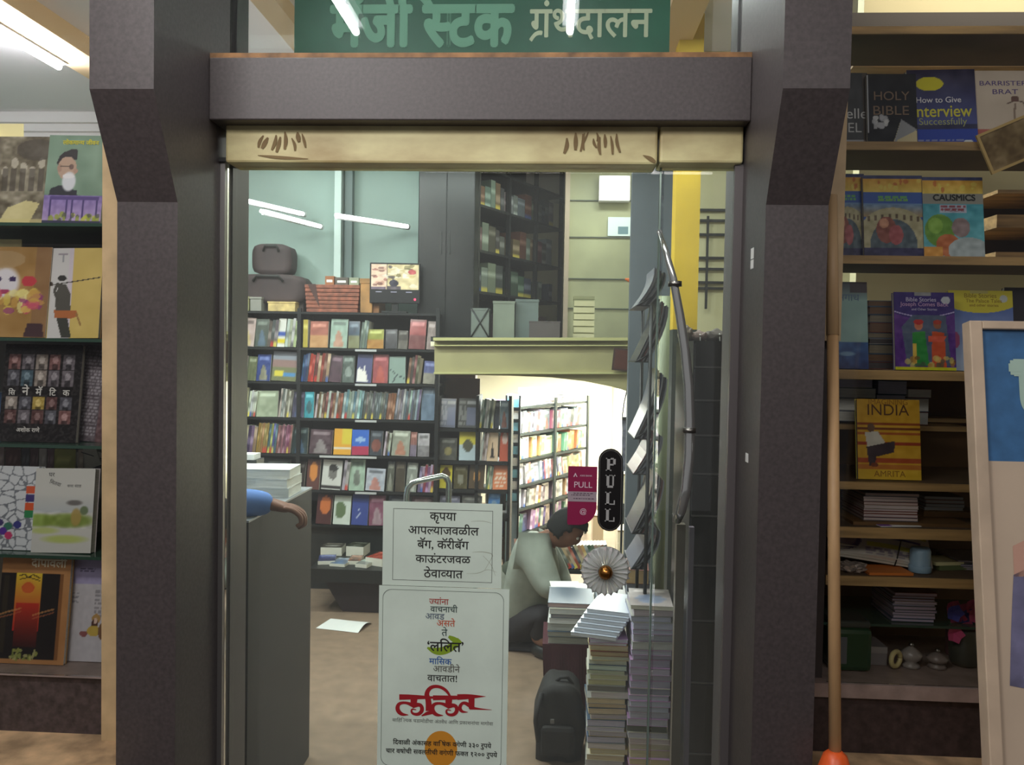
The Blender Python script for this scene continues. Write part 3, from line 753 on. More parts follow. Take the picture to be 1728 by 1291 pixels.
def P_cinema():
    p = Pt(80, 110, (34, 30, 30)); r = random.Random(4)
    for v0, v1 in ((.1, .44), (.54, .82)):
        for k in range(5):
            u = .06 + k * .175
            for q in range(2):
                vv = v0 + (v1 - v0) * q / 2; c = r.choice([(110, 102, 108), (128, 90, 88), (86, 84, 92), (150, 138, 130), (92, 62, 60), (80, 100, 112)])
                if v0 > .5 and k == 2 and q == 0: c = (176, 150, 76)
                p.rect(u, vv, u + .14, vv + (v1 - v0) / 2 - .01, c)
                p.ell(u + .07, vv + .06, .035, .04, [min(255, x + 50) for x in c]); p.rect(u + .03, vv + .1, u + .11, vv + (v1 - v0) / 2 - .01, [x * .6 for x in c])
    p.noise(22, 40, 8); return p
def P_collage():
    p = Pt(40, 90, (96, 86, 92)); p.dashes(.05, .05, .6, .95, 26, (165, 158, 165), 3, .8, .6); p.rect(.62, .3, 1, 1, (104, 72, 74), .8); p.noise(25, 22, 6); return p
def P_mosaic():
    p = Pt(60, 100, (212, 214, 218)); r = random.Random(2); pts = [(r.random(), r.random()) for _ in range(60)]
    D = np.stack([np.hypot(p.u - a, (p.v - b) * 1.6) for a, b in pts]); D.sort(axis=0); p.m((D[1] - D[0]) < .018, (120, 124, 132))
    for v, c in ((.24, (215, 90, 50)), (.34, (70, 60, 120)), (.44, (215, 90, 50)), (.53, (50, 130, 80))): p.rect(.76, v, .9, v + .085, c)
    for a, b, c in ((.35, .68, (70, 60, 110)), (.5, .72, (60, 120, 100)), (.42, .78, (90, 50, 150)), (.66, .7, (60, 60, 130)), (.52, .83, (200, 60, 110)), (.12, .8, (210, 100, 60)), (.08, .85, (200, 90, 60))): p.ell(a, b, .07, .045, c)
    return p
def P_meadow():
    p = Pt(70, 100, (206, 204, 198)); p.vgrad(.3, .52, (206, 204, 198), (190, 194, 196)); p.ell(.1, .62, .4, .09, (140, 165, 70), .9, .6); p.ell(.6, .62, .5, .1, (130, 150, 66), .9, .6); p.noise(18, 14, 3, (p.v > .5) & (p.v < .72))
    p.ell(.72, .58, .1, .12, (176, 150, 84), .9, .5); p.ell(.68, .41, .16, .04, (96, 90, 88), .8, .7); p.ell(.55, .84, .45, .06, (182, 196, 92), .8, .8); p.ell(.2, .74, .3, .05, (186, 198, 110), .8, .8); p.ell(.85, .5, .08, .06, (92, 110, 70), .8, .5); return p
def P_diwali():
    p = Pt(80, 110, (188, 134, 84)); p.noise(8, 10, 3); p.rect(0, .18, .86, .96, (34, 28, 28)); p.rect(.04, .2, .12, .9, (70, 60, 40), .5)
    p.vgrad(.18, .7, (236, 205, 60), (190, 40, 36), .22, .6); p.vgrad(.45, .85, (200, 54, 36), (60, 26, 26), .24, .58); p.ell(.4, .31, .09, .05, (206, 60, 40)); p.ell(.4, .31, .14, .09, (236, 150, 60), .5, .8)
    p.line([(.26, .2), (.34, .19), (.38, .22), (.46, .19), (.56, .22)], .015, (70, 50, 30)); p.line([(.28, .235), (.4, .215), (.56, .245)], .012, (70, 50, 30))
    for u in (.02, .5): p.line([(u, .56), (u + .14, .53), (u + .3, .5)], .02, (212, 150, 90), .7); p.line([(u, .59), (u + .16, .56), (u + .3, .53)], .015, (190, 110, 70), .7)
    p.blobs(26, [(176, 180, 90), (140, 150, 70), (200, 196, 130)], .22, .88, .6, .96, .012, .03, 3); p.rect(.86, .18, .9, .96, (140, 92, 52)); return p
def P_lilac():
    p = Pt(60, 90, (204, 200, 206)); p.rect(0, 0, 1, .24, (176, 168, 206)); p.dashes(.2, .08, .5, .14, 2, (70, 62, 90), 2, .9, .4)
    p.dashes(.08, .33, .2, .45, 8, (130, 130, 140), 4, .7, .5); p.dashes(.55, .3, .75, .58, 7, (140, 136, 142), 5, .7, .6); p.dashes(.8, .34, .98, .6, 8, (150, 146, 152), 7, .6, .5)
    p.ell(.6, .58, .09, .05, (190, 150, 90)); p.ell(.58, .63, .07, .05, (92, 60, 50)); p.ell(.59, .6, .035, .03, (226, 196, 180)); p.ell(.56, .7, .13, .055, (206, 176, 80)); p.ell(.72, .7, .06, .08, (130, 96, 70)); p.ell(.36, .73, .08, .03, (150, 90, 90)); p.noise(6, 20, 3); return p
Yb = YD
B = book_at
B('book', -42, 226, 76, 375, Yb + .02, P_sepia(), 'book with a brown crowd photograph on the top glass shelf', zb=LZ(376))
B('book', 70, 224, 169, 374, Yb, P_cap(), 'green and purple book cover of a white-bearded man in a dark cap', zb=LZ(376), texts=[('लोकमान्य जीवन', (215, 205, 60), .55, .105, .62, dict(heavy=.02))], tilt=.6)
B('book', 160, 232, 184, 374, Yb + .06, Pt(6, 30, (96, 104, 140)).rect(.3, .8, 1, 1, (205, 140, 80)), 'narrow blue edged book behind the bearded man book', zb=LZ(376))
B('book', -50, 415, 76, 567, Yb, P_flower(), 'golden brown book with a pale face among flowers', zb=LZ(571))
B('book', 62, 417, 166, 568, Yb + .005, P_rifle(), 'yellow and white book showing a man carrying a rifle across his shoulders', zb=LZ(571), tilt=-1)
B('book', 172, 418, 200, 566, Yb + .05, P_pale(), 'pale grey book beside the rifle book', zb=LZ(571))
B('book', -4, 582, 128, 749, Yb, P_cinema(), 'black book with a grid of small film portraits', zb=LZ(751), gloss=2,
  texts=[(c, (215, 210, 205), .13 + k * .175, .525, .09, dict(heavy=.02)) for k, c in enumerate(['सि', 'ने', 'मॅ', 'टि', 'क'])] + [('अशोक राणे', (215, 210, 205), .38, .9, .3, dict(heavy=.02))])
B('book', 118, 584, 186, 750, Yb + .04, P_collage(), 'grey book covered in tiny print standing beside the film portrait book', zb=LZ(751), tilt=4)
B('book', -40, 790, 60, 936, Yb, P_mosaic(), 'white mosaic patterned book with small coloured tiles', zb=LZ(938))
B('book', 52, 794, 153, 939, Yb - .015, P_meadow(), 'thick white book with a green painted meadow', zb=LZ(938), t=.022, tilt=-1, texts=[('घर', (60, 60, 62), .27, .1, .1, dict()), ('मितवा', (60, 60, 62), .33, .2, .2, dict(rot=-.3)), ('कथा संग्रह', (90, 90, 92), .66, .225, .24, dict())])
B('magazine', -10, 942, 107, 1118, Yb - .02, P_diwali(), 'orange bordered festival magazine with a glowing lamp face on the stone base', 'magazine', zb=zm0, texts=[('दीपावली', (240, 228, 200), .68, .115, .52, dict(heavy=.025))])
B('magazine', 108, 952, 190, 1119, Yb + .01, P_lilac(), 'lilac and white magazine with a seated cartoon figure', 'magazine', zb=zm0, texts=[('ललित', (60, 58, 80), .82, .13, .3, dict(heavy=.02))])
# flat books lying in the second tier, spines out, and price cards
zz = LZ(938)
stz = at(80, 792, 2.2).z
cols = [(150, 130, 130), (100, 62, 58), (70, 74, 80), (110, 80, 84), (200, 190, 186), (130, 98, 104), (176, 176, 80), (200, 180, 160)]
xs = [-20, 5, 33, 47, 62, 76, 88, 128]
for k, c in enumerate(cols):
    a, b = at(xs[k], 776, 2.18).x, at(xs[k] + (xs[k + 1] - xs[k] if k < 7 else 0) * .9 + (5 if k == 7 else 0), 776, 2.18).x
    wdt = max(b - a, .015); P = Pt(6, 16, c).dashes(.1, .1, .9, .9, 6, [min(255, x + 60) for x in c], k)
    h_ = at(80, 760, 2.16).z - zz
    t = thing('book', (a + wdt / 2, 2.18, zz + .001), '%s spined book behind the mosaic book, %s from the outer end' % (cname(c), ORD(k + 1)), 'book', 'books standing behind the mosaic book', rx=-R(3))
    me = print_mesh(P, wdt, h_, .002); me.materials.append(M_PAINT); link('cover', me, t); bx('page_block', (-wdt / 2 + .001, wdt / 2 - .001, .001, .12, .001, h_ - .003), M_PAGE, t)
p = at(148, 778, 2.16)
for k, (dz, ry, sz) in enumerate(((0, -.35, .06), (.035, .3, .05))):
    t = thing('book', (p.x - .01 + k * .012, 2.19, p.z + .005 - .03 + dz), ('white book slumped beside the row behind the meadow book', 'thin pale book lying over the slumped white book')[k], 'book', rz=ry * .3, ry=ry)
    bx('page_block', (-.035, .035, 0, .1, 0, .055 if k == 0 else .014), M_PAGE, t); bx('cover', (-.037, .037, -.001, .101, -.002, 0), M_DARK, t)
for k, (x0, y0, x1, y1) in enumerate(((-10, 205, 31, 226), (-10, 402, 28, 415))):
    a, b, z0, z1 = rect(x0, y0, x1, y1, 2.08)
    t = thing('price_card', ((a + b) / 2, 2.1, z0 - .05), ('cream card standing above the crowd photograph book', 'cream card standing above the flower face book')[k], 'card')
    bx('card', (-(b - a) / 2, (b - a) / 2, 0, .002, 0, z1 - z0 + .05), mat('cream_card', (246, 232, 176), .6), t)
    bx('stand', (-.01, .01, .002, .012, -(z0 - .05 - LZ(376 if k == 0 else 571)) , .03), M_PAPER, t)
# dim books behind, seen between the shelves
rs = random.Random(11)
for (y0, y1, ys, nm) in ((300, 376, 376, 'top'), (480, 571, 571, 'second'), (662, 751, 751, 'third')):
    x = -30; k = 0
    while x < 150:
        wpx = rs.randint(26, 46); c = rs.choice([(70, 92, 130), (120, 110, 98), (82, 88, 92), (110, 70, 74), (150, 140, 120), (60, 70, 96)]); k += 1
        a, b, z0, z1 = rect(x, y0, x + wpx, y1, 2.27)
        P = Pt(8, 10, c).noise(25, 4, k); me = print_mesh(P, b - a, z1 - LZ(ys), .014); me.materials.append(M_PAINT)
        t = tag(link('book', me), '%s book in the back row of the %s glass shelf, %s from outer end' % (cname(c), nm, ORD(k)), 'book', 'back row books in the glass display case'); t.location = ((a + b) / 2, 2.27, LZ(ys) + .001)
        x += wpx + 4

# ---------------------------------------------------------------- wooden bookcase beside the second column
ex0, ex1 = at(1402, 700, 1.97).x, at(1880, 700, 1.97).x
zr = at(1500, 1276, 1.95).z
wc = thing('wooden_bookcase', ((ex0 + ex1) / 2, 2.1, zr), 'tall wooden bookcase with brown back panels beside the second column', 'bookcase')
zs1 = at(1560, 1180, 1.95).z; zs0 = at(1560, 1157, 1.95).z
lb('plinth', (kx1 + .001, ex1, 1.96, 2.4, zr, zs1 - .001), mat('plinth_brown', (58, 46, 46), .5, noise=.3, scale=60), wc)
lb('base_slab', (kx1 + .001, ex1, 1.94, 2.42, zs1, zs0), M_MARBLE, wc)
RS = {}
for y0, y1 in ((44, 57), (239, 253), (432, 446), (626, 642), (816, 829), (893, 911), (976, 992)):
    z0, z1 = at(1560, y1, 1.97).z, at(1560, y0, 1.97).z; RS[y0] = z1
    lb('shelf', (ex0, ex1, 1.9765, 2.18 if y0 < 600 else 2.3, z0, z1), mat('shaded_shelf_board', (88, 70, 54), .6, noise=.15, scale=8), wc)  # shade under the shelves put into the board colour; front strip stays light
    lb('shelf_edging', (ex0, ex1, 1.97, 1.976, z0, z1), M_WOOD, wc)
zg = at(1560, 1069, 2.0).z
lb('glass_shelf', (ex0, ex1, 2.06, 2.3, zg - .006, zg), M_DGLASS, wc)
lb('back_panel', (kx1 + .001, ex1, 2.31, 2.33, zs0, at(1560, 510, 2.3).z), M_BWOOD, wc)
z5 = at(1560, 702, 2.29).z
lb('inner_shelf', (ex0, ex1, 2.2, 2.305, z5 - .01, z5), M_WOOD, wc)
lb('side_board', (kx1 + .001, ex0 - .001, 1.975, 2.33, zs0, 3.1), M_LAMD, wc)
lb('edge_strip', (kx1 + .001, ex0 + .004, 1.93, 1.968, at(1400, 575, 1.93).z, 3.1), M_TRIM, wc)
lb('glass', (ex0, ex1, 1.945, 1.95, zs0 + .002, 3.1), M_GLASS2, wc)
struct(bx('wall_cream', (at(1450, 400, 2.9).x, 2.5, 2.92, 2.98, 0.5, 3.15), M_WALL))
# rear shelf unit seen past the open back
ru = thing('rear_bookcase', (1.6, 2.6, at(1600, 520, 2.6).z), 'brown bookcase standing behind the wooden bookcase, seen through its open upper tiers', 'bookcase')
rx0 = at(1668, 350, 2.55).x
for y0, y1 in ((109, 113), (320, 326), (362, 384), (425, 440)):
    lb('shelf', (rx0 if y0 > 200 else at(1440, 100, 2.5).x, 2.3, 2.5, 2.75, at(1680, y1, 2.5).z, at(1680, y0, 2.5).z), M_WOOD, ru)
lb('back_board', (rx0, 2.3, 2.75, 2.77, at(1680, 440, 2.5).z, at(1680, 322, 2.5).z), mat('dark_back', (62, 54, 50), .7), ru)
lb('side_board', (2.3, 2.32, 2.5, 2.77, at(1680, 440, 2.5).z, at(1680, -40, 2.5).z), M_WOOD, ru)
lb('upper_board', (at(1440, 100, 2.5).x, 2.3, 2.75, 2.77, at(1680, 105, 2.5).z, at(1680, -40, 2.5).z), mat('grey_back', (70, 68, 66), .7), ru)

def P_dark():
    p = Pt(40, 70, (74, 76, 80)); p.noise(14, 5, 2); p.rect(0, .88, 1, 1, (176, 178, 182)); p.rect(.85, 0, 1, 1, (120, 104, 86), .5); return p
def P_bible():
    p = Pt(60, 90, (42, 44, 48)); p.noise(10, 6, 2); p.blobs(14, [(220, 220, 220), (190, 190, 195)], .1, .58, .38, .72, .03, .06, 3, .9)
    p.poly([(.68, .62), (1, .78), (1, 1), (.48, 1)], (214, 200, 160)); p.poly([(.68, .62), (1, .76), (.6, .9), (.5, .98)], (160, 162, 165)); p.rect(0, .02, .02, .8, (225, 228, 232), .8); return p
def P_interview():
    p = Pt(70, 100, (60, 62, 92)); p.vgrad(0, .7, (52, 48, 70), (84, 92, 150)); p.noise(12, 7, 4); p.ell(.33, .18, .2, .09, (216, 206, 50)); p.rect(0, .76, 1, 1, (56, 78, 172)); p.dashes(.04, .89, .8, .92, 1, (190, 190, 200), 3, .6); p.ell(.86, .93, .07, .04, (220, 225, 225)); return p
def P_barrister():
    p = Pt(70, 100, (206, 190, 172)); p.noise(8, 5, 2); p.vgrad(.75, 1, (190, 110, 100), (178, 90, 82)); p.noise(18, 8, 6, p.v > .75)
    p.line([(.5, .42), (.62, .38), (.74, .4), (.8, .5)], .025, (120, 100, 90)); p.line([(.62, .42), (.6, .66), (.5, .78)], .03, (140, 120, 106)); p.ell(.62, .36, .06, .04, (110, 80, 70)); return p
def P_comic(a, seed, kind=0):
    p = Pt(70, 110, (60, 96, 170)); p.rect(0, 0, 1, .05, (70, 78, 120)); p.vgrad(.04, .2, (226, 170, 70), (236, 206, 96)); p.noise(14, 16, seed, p.v < .2); p.blobs(9, [(240, 225, 110), (196, 90, 50)], .2, .06, .95, .16, .02, .05, seed, .6)
    if kind == 0:
        p.rect(0, .2, 1, .34, (62, 98, 176)); p.dashes(.25, .25, .75, .33, 2, (120, 200, 90), 5, .8, .7); p.vgrad(.34, .5, (110, 150, 196), (176, 150, 110)); p.ell(.5, .75, .6, .36, (186, 178, 140), 1); p.ell(.5, .86, .4, .33, (84, 100, 110), 1)
        for k in range(8): p.rect(.06 + .12 * k, .46 + .04 * abs(k - 3.5) / 3.5, .1 + .12 * k, .52 + .04 * abs(k - 3.5) / 3.5, (104, 88, 66))
        p.ell(.38, .66, .17, .16, (150, 84, 72)); p.ell(.34, .58, .08, .06, (212, 150, 118)); p.ell(.54, .72, .12, .12, (176, 92, 96)); p.rect(0, .88, 1, 1, (52, 50, 92)); p.noise(22, 16, seed + 3, p.v > .36)
    else:
        p.rect(0, .2, 1, .33, (150, 150, 140)); p.vgrad(.33, 1, (72, 160, 176), (120, 196, 205)); p.rect(.28, .34, .72, .44, (206, 196, 214), .8); p.dashes(.3, .35, .7, .43, 2, (150, 60, 70), 6, .8, .6)
        p.ell(.27, .66, .25, .2, (112, 160, 62)); p.ell(.2, .6, .12, .1, (140, 186, 76)); p.ell(.62, .62, .15, .12, (150, 130, 130)); p.ell(.4, .84, .2, .14, (196, 112, 66)); p.rect(0, .86, .3, 1, (226, 160, 70)); p.ell(.74, .9, .34, .16, (176, 188, 190)); p.noise(20, 14, seed, p.v > .35)
    return p
def P_sea():
    p = Pt(50, 100, (150, 186, 178)); p.vgrad(0, .2, (70, 76, 84), (140, 172, 168)); p.rect(.55, 0, 1, .12, (66, 56, 62)); p.vgrad(.7, 1, (40, 90, 150), (24, 50, 110)); p.noise(26, 9, 3, p.v > .7); p.ell(.1, .6, .2, .14, (110, 130, 90), .8, .5); p.noise(8, 5, 5); p.ell(.45, .83, .25, .03, (150, 185, 205), .7, .6); return p
def P_figures(seed):
    p = Pt(80, 120, (92, 50, 132)); p.rect(0, 0, 1, .22, (56, 44, 110)); p.noise(12, 8, 2); p.ell(.5, .02, .75, .33, (62, 46, 116)); 
    t = np.linspace(0, 1, 14); p.line([(x, .25 + .07 * math.sin(math.pi * x)) for x in t], .018, (190, 176, 222)); p.poly([(.12, .45), (.3, .3), (.85, .3), (.92, .95), (.2, .95)], (84, 96, 120)); p.ell(.86, .1, .075, .05, (196, 200, 206)); p.rect(.35, 0, .62, .045, (150, 150, 150))
    p.poly([(.3, .52), (.5, .5), (.56, .95), (.3, .95)], (48, 140, 62)); p.ell(.4, .43, .07, .06, (204, 120, 86)); p.ell(.4, .385, .08, .035, (190, 46, 40)); p.rect(.3, .66, .36, .92, (226, 190, 80))
    p.poly([(.62, .5), (.82, .52), (.84, .96), (.6, .96)], (206, 84, 44)); p.ell(.71, .42, .065, .055, (150, 90, 60)); p.ell(.71, .385, .07, .03, (176, 60, 40)); p.poly([(.56, .56), (.86, .56), (.8, .64), (.56, .64)], (224, 96, 70))
    p.blobs(20, [(190, 140, 60), (120, 80, 40), (220, 200, 110), (80, 90, 70)], .1, .84, .95, .95, .03, .06, seed, .7); p.rect(0, .965, 1, 1, (206, 206, 40)); p.noise(10, 18, seed); return p
def P_yellowtop():
    p = Pt(80, 120, (112, 136, 196)); p.vgrad(.2, 1, (96, 120, 186), (190, 205, 226)); p.noise(16, 7, 2, p.v > .2); p.ell(.5, .0, .72, .28, (218, 204, 60)); p.ell(.86, .1, .06, .045, (200, 205, 200)); p.rect(.35, 0, .62, .04, (200, 190, 110)); p.ell(.1, .62, .06, .1, (180, 60, 110), .8); return p
def P_india():
    p = Pt(70, 100, (214, 164, 46))
    for v, h_, c in ((.3, .02, (150, 70, 30)), (.36, .025, (120, 60, 30)), (.42, .03, (176, 90, 40)), (.54, .03, (160, 60, 34)), (.74, .05, (176, 80, 44)), (.82, .06, (196, 120, 50))): p.rect(0, v, 1, v + h_, c)
    p.rect(0, .88, 1, 1, (222, 180, 50)); p.ell(.22, .36, .06, .055, (110, 80, 60)); p.poly([(.12, .42), (.32, .4), (.46, .56), (.4, .66), (.16, .62)], (212, 206, 190)); p.poly([(.14, .6), (.42, .55), (.6, .52), (.58, .66), (.3, .72), (.26, .84), (.18, .84)], (66, 54, 60)); p.ell(.26, .82, .06, .03, (120, 60, 40)); p.noise(10, 14, 5); return p
g = RS
B('book', 1418, 118, 1468, 233, Yb + .02, P_dark(), 'dark grey book at the column end of the top tier of the wooden bookcase', zb=g[239], texts=[('elle', (215, 215, 215), .62, .6, .7, dict()), ('EL', (200, 200, 200), .55, .78, .45, dict())])
B('book', 1467, 120, 1551, 235, Yb, P_bible(), 'black book with a page corner curling up and a white dove', zb=g[239], gloss=2, texts=[('HOLY', (134, 110, 88), .5, .36, .72, dict(H=.022)), ('BIBLE', (134, 110, 88), .48, .56, .72, dict(H=.022))])
B('book', 1538, 112, 1654, 237, Yb + .01, P_interview(), 'blue book about interviews with a yellow oval near its top', zb=g[239], tilt=-1, gloss=2,
  texts=[('How to Give', (225, 222, 226), .45, .42, .66, dict(heavy=.01)), ('Interview', (214, 206, 70), .5, .6, .86, dict(H=.03, heavy=.012)), ('Successfully', (170, 176, 110), .5, .7, .7, dict())])
B('book', 1648, 114, 1762, 241, Yb + .015, P_barrister(), 'pale pink and cream book with purple capitals, last in the top tier', zb=g[239], texts=[("BARRISTER'S", (84, 66, 130), .5, .19, .8, dict(H=.012)), ('BRAT', (84, 66, 130), .48, .3, .38, dict(H=.012))])
B('book', 1405, 290, 1463, 427, Yb + .02, P_comic(0, 3, 0), 'comic book partly hidden by the column edge, second tier', zb=g[432])
B('book', 1461, 293, 1562, 428, Yb, P_comic(0, 8, 0), 'comic book with a bridge and struggling figures on a blue cover', zb=g[432], texts=[('AROUND INDIA', (150, 200, 90), .5, .31, .5, dict())])
B('book', 1562, 296, 1665, 430, Yb - .005, P_comic(0, 5, 1), 'comic book with a green giant on a turquoise cover', zb=g[432], texts=[('CAUSMICS', (40, 42, 40), .52, .29, .7, dict(heavy=.03)), ('MAGAZINE', (150, 60, 70), .5, .425, .36, dict())])
B('book', 1403, 475, 1468, 622, Yb + .01, P_sea(), 'pale green book with a dark blue sea along its foot', zb=g[626], texts=[('अगाध', (96, 120, 150), .5, .22, .6, dict())])
B('book', 1513, 493, 1616, 627, Yb - .01, P_figures(3), 'purple book with two robed men in green and in orange', zb=g[626], gloss=2,
  texts=[('Bible Stories', (190, 180, 210), .45, .12, .5, dict(heavy=.01)), ('Joseph Comes Back', (190, 150, 190), .5, .18, .8, dict(heavy=.01)), ('and Other Stories', (200, 196, 220), .5, .235, .42, dict())])
B('book', 1606, 490, 1716, 628, Yb + .03, P_yellowtop(), 'blue book with a yellow rounded heading behind the leaning signboard', zb=g[626], texts=[('Bible Stories', (150, 120, 30), .5, .09, .5, dict()), ('The Palace Tales', (150, 120, 30), .55, .15, .56, dict()), ('and other stories', (150, 110, 30), .55, .2, .45, dict())])
B('book', 1703, 485, 1790, 626, Yb + .05, Pt(8, 8, (44, 40, 48)), 'dark book behind the leaning signboard', zb=g[626])
B('book', 1450, 676, 1557, 818, Yb - .02, P_india(), 'mustard yellow book with a crouching man in a white shirt', zb=g[816], texts=[('IMAGINING', (160, 110, 30), .5, .065, .62, dict()), ('INDIA', (96, 60, 30), .5, .2, .66, dict(H=.026)), ('AMRITA', (150, 104, 30), .5, .965, .5, dict())])
# sepia photo frame low in the top tier
a, b, z0, z1 = rect(1660, 222, 1760, 284, 1.99)
P = Pt(40, 30, (120, 98, 60)).noise(30, 6, 3).noise(20, 16, 4)
t = thing('picture_frame', ((a + b) / 2, 1.956, z0 + .012), 'sepia picture in a thin gilt frame tilted against the bookcase edge', 'picture', ry=R(-24))
me = print_mesh(P, b - a, z1 - z0, .003); me.materials.append(M_PAINT); link('picture', me, t)
W_, H_ = b - a, z1 - z0
MB().box(-W_ / 2 - .006, W_ / 2 + .006, -.004, .002, H_, H_ + .006).box(-W_ / 2 - .006, W_ / 2 + .006, -.004, .002, -.006, 0).box(-W_ / 2 - .006, -W_ / 2, -.004, .002, 0, H_).box(W_ / 2, W_ / 2 + .006, -.004, .002, 0, H_).build('frame', mat('gilt', (190, 160, 100), .4), t)

# ---- stacks
def flat_book(name, cx, Y, z, w, d, t, pages, cov, label, group, rz=0, cat='book', rx=0, ry=0):
    o = thing(name, (cx, Y, z), label, cat, group, rz=rz, rx=rx, ry=ry)
    k = min(.0015, t * .12)
    MB().box(-w / 2, w / 2, -d / 2, d / 2, 0, k).box(-w / 2, w / 2, -d / 2, d / 2, t - k, t).box(-w / 2, w / 2, d / 2 - k, d / 2, k, t - k).build('cover', mat('cover_' + cname(cov).replace(' ', '_'), cov, .45), o)
    bx('page_block', (-w / 2 + .001, w / 2 - .001, -d / 2 + .001, d / 2 - k, k, t - k), mat('pages_%d_%d_%d' % tuple(pages), pages, .7, noise=.16, scale=40, stretch=(.5, .5, 40)), o)
    return o
def stack(name, x0, x1, ytop, zbase, Y, d, tiers, where, group, rs, jit=.006, rot=3, z_top=None, cat='book'):
    """tiers: list of (relative thickness, pages colour, cover colour) from the top down"""
    a, b, _, z1 = rect(x0, ytop, x1, ytop + 10, Y); z1 = z_top or at((x0 + x1) / 2, ytop, Y).z
    tot = sum(t[0] for t in tiers); H = z1 - zbase; z = z1; n = len(tiers)
    for k, (t, pg, cv) in enumerate(tiers):
        th = H * t / tot; z -= th
        flat_book(name, (a + b) / 2 + rs.uniform(-jit, jit), Y + d / 2 + rs.uniform(-jit, jit), z + .0002, b - a, d, th - .0005, pg, cv,
                  '%s edged %s, %s from top of %s' % (cname(pg), name.replace('_', ' '), ORD(k + 1), where), group, rz=R(rs.uniform(-rot, rot)), cat=cat)
rs = random.Random(21)
W1, W2, W3, LV = (224, 224, 216), (206, 208, 204), (226, 214, 180), (196, 194, 214)
gen = lambda n, cols: [(rs.uniform(.7, 1.3), rs.choice(cols), rs.choice([(60, 60, 70), (120, 60, 50), (200, 196, 180), (70, 90, 110), (150, 150, 150)])) for _ in range(n)]
stack('magazine', 1412, 1478, 640, g[816] + .13, 2.12, .15, gen(4, [W1, LV]), 'the first magazine pile on the inner ledge', 'magazines piled on the inner ledge', rs, cat='magazine', rot=6)
stack('magazine', 1482, 1530, 642, g[816] + .125, 2.12, .15, gen(3, [W1, LV]), 'the middle magazine pile on the inner ledge', 'magazines piled on the inner ledge', rs, cat='magazine', rot=6)
stack('magazine', 1532, 1572, 656, g[816] + .125, 2.12, .15, gen(3, [W1, W2]), 'the last magazine pile on the inner ledge', 'magazines piled on the inner ledge', rs, cat='magazine', rot=6)
lb('inner_ledge', (ex0, at(1640, 700, 2.1).x, 2.1, 2.3, g[816] + .112, g[816] + .124), M_WOOD, wc)
stack('paperback', 1458, 1550, 832, at(1500, 879, 2.02).z, 2.02, .16, gen(9, [(206, 186, 180), (200, 184, 184)]), 'the thick pile under the yellow book', 'paperbacks under the mustard book', rs, jit=.002, rot=.8)
stack('paperback', 1562, 1628, 838, at(1600, 862, 2.1).z, 2.1, .13, gen(4, [(170, 180, 190)]), 'the low pile near the leaning signboard', 'paperbacks by the signboard', rs, jit=.002, rot=1)
stack('paperback', 1508, 1580, 1000, zg + .001, 2.08, .14, gen(10, [(190, 176, 196), (176, 170, 190)]), 'the pile on the lower glass shelf', 'paperbacks on the lower glass shelf', rs, jit=.003, rot=1)
stack('paperback', 1467, 1512, 507, g[626] + .001, 2.1, .12, gen(9, [(120, 92, 70), (90, 84, 84), (140, 130, 110)]), 'the brown pile beside the purple book', 'dark paperbacks in the third tier', rs, jit=.003, rot=2)
# support blocks for the two upper piles
z_a = at(1500, 879, 2.02).z
lb('riser', (at(1440, 880, 2.0).x, at(1640, 880, 2.0).x, 2.0, 2.28, g[893], z_a - .0005), M_BWOOD, wc)
lb('riser', (at(1556, 862, 2.1).x, at(1640, 862, 2.1).x, 2.09, 2.28, z_a, at(1600, 862, 2.1).z - .0005), M_BWOOD, wc)
# purple and white leaflet
p = at(1515, 886, 1.99); t = thing('leaflet', (p.x, 2.03, g[893] + .001), 'white and purple leaflet lying under the thick paperback pile', 'leaflet', rz=R(8))
bx('sheet', (-.05, .05, -.045, .03, 0, .0015), M_PAPER, t); bx('purple_corner', (-.05, -.022, -.045, .03, .0015, .002), mat('purple_print', (120, 70, 160), .5), t)
# rolled newspaper bundle tied with string
nb = thing('newspaper_bundle', (at(1490, 945, 2.06).x, 2.1, g[976] + .012), 'folded newspapers tied with a dark string on the wooden shelf', 'newspaper', rz=R(-9), ry=R(6))
P = Pt(60, 30, (206, 198, 186)); P.ell(.16, .5, .15, .38, (100, 84, 130)); P.ell(.16, .5, .10, .26, (150, 130, 150)); P.rect(.35, .35, .9, .43, (84, 70, 130)); P.rect(.36, .6, .9, .72, (206, 200, 90)); P.rect(.7, .1, .98, .24, (200, 196, 90)); P.dashes(.34, .76, .98, .98, 3, (130, 120, 140), 3); P.dashes(.4, .1, .66, .3, 2, (110, 90, 150), 4); P.noise(8, 12, 3)
me = print_mesh(P, .235, .105, .002, curve=0.012); me.materials.append(M_PAINTM)
o = link('top_sheet', me, nb); o.rotation_euler = (-R(52), 0, 0); o.location = (0, -.045, .008)
n_ = MB()
for k in range(5): n_.box(-.112 + .002 * k, .115 - .003 * k, -.05 + .004 * k, .06, .002 + .006 * k, .0068 + .006 * k)
n_.build('folded_sheets', mat('newsprint', (198, 190, 176), .8), nb)
MB().tube([(.03, -.052, .0), (.034, -.05, .02), (.045, -.02, .062), (.06, .03, .078), (.062, .062, .05), (.05, .062, .0)], .0016, n=6).build('string', M_BLACK, nb)
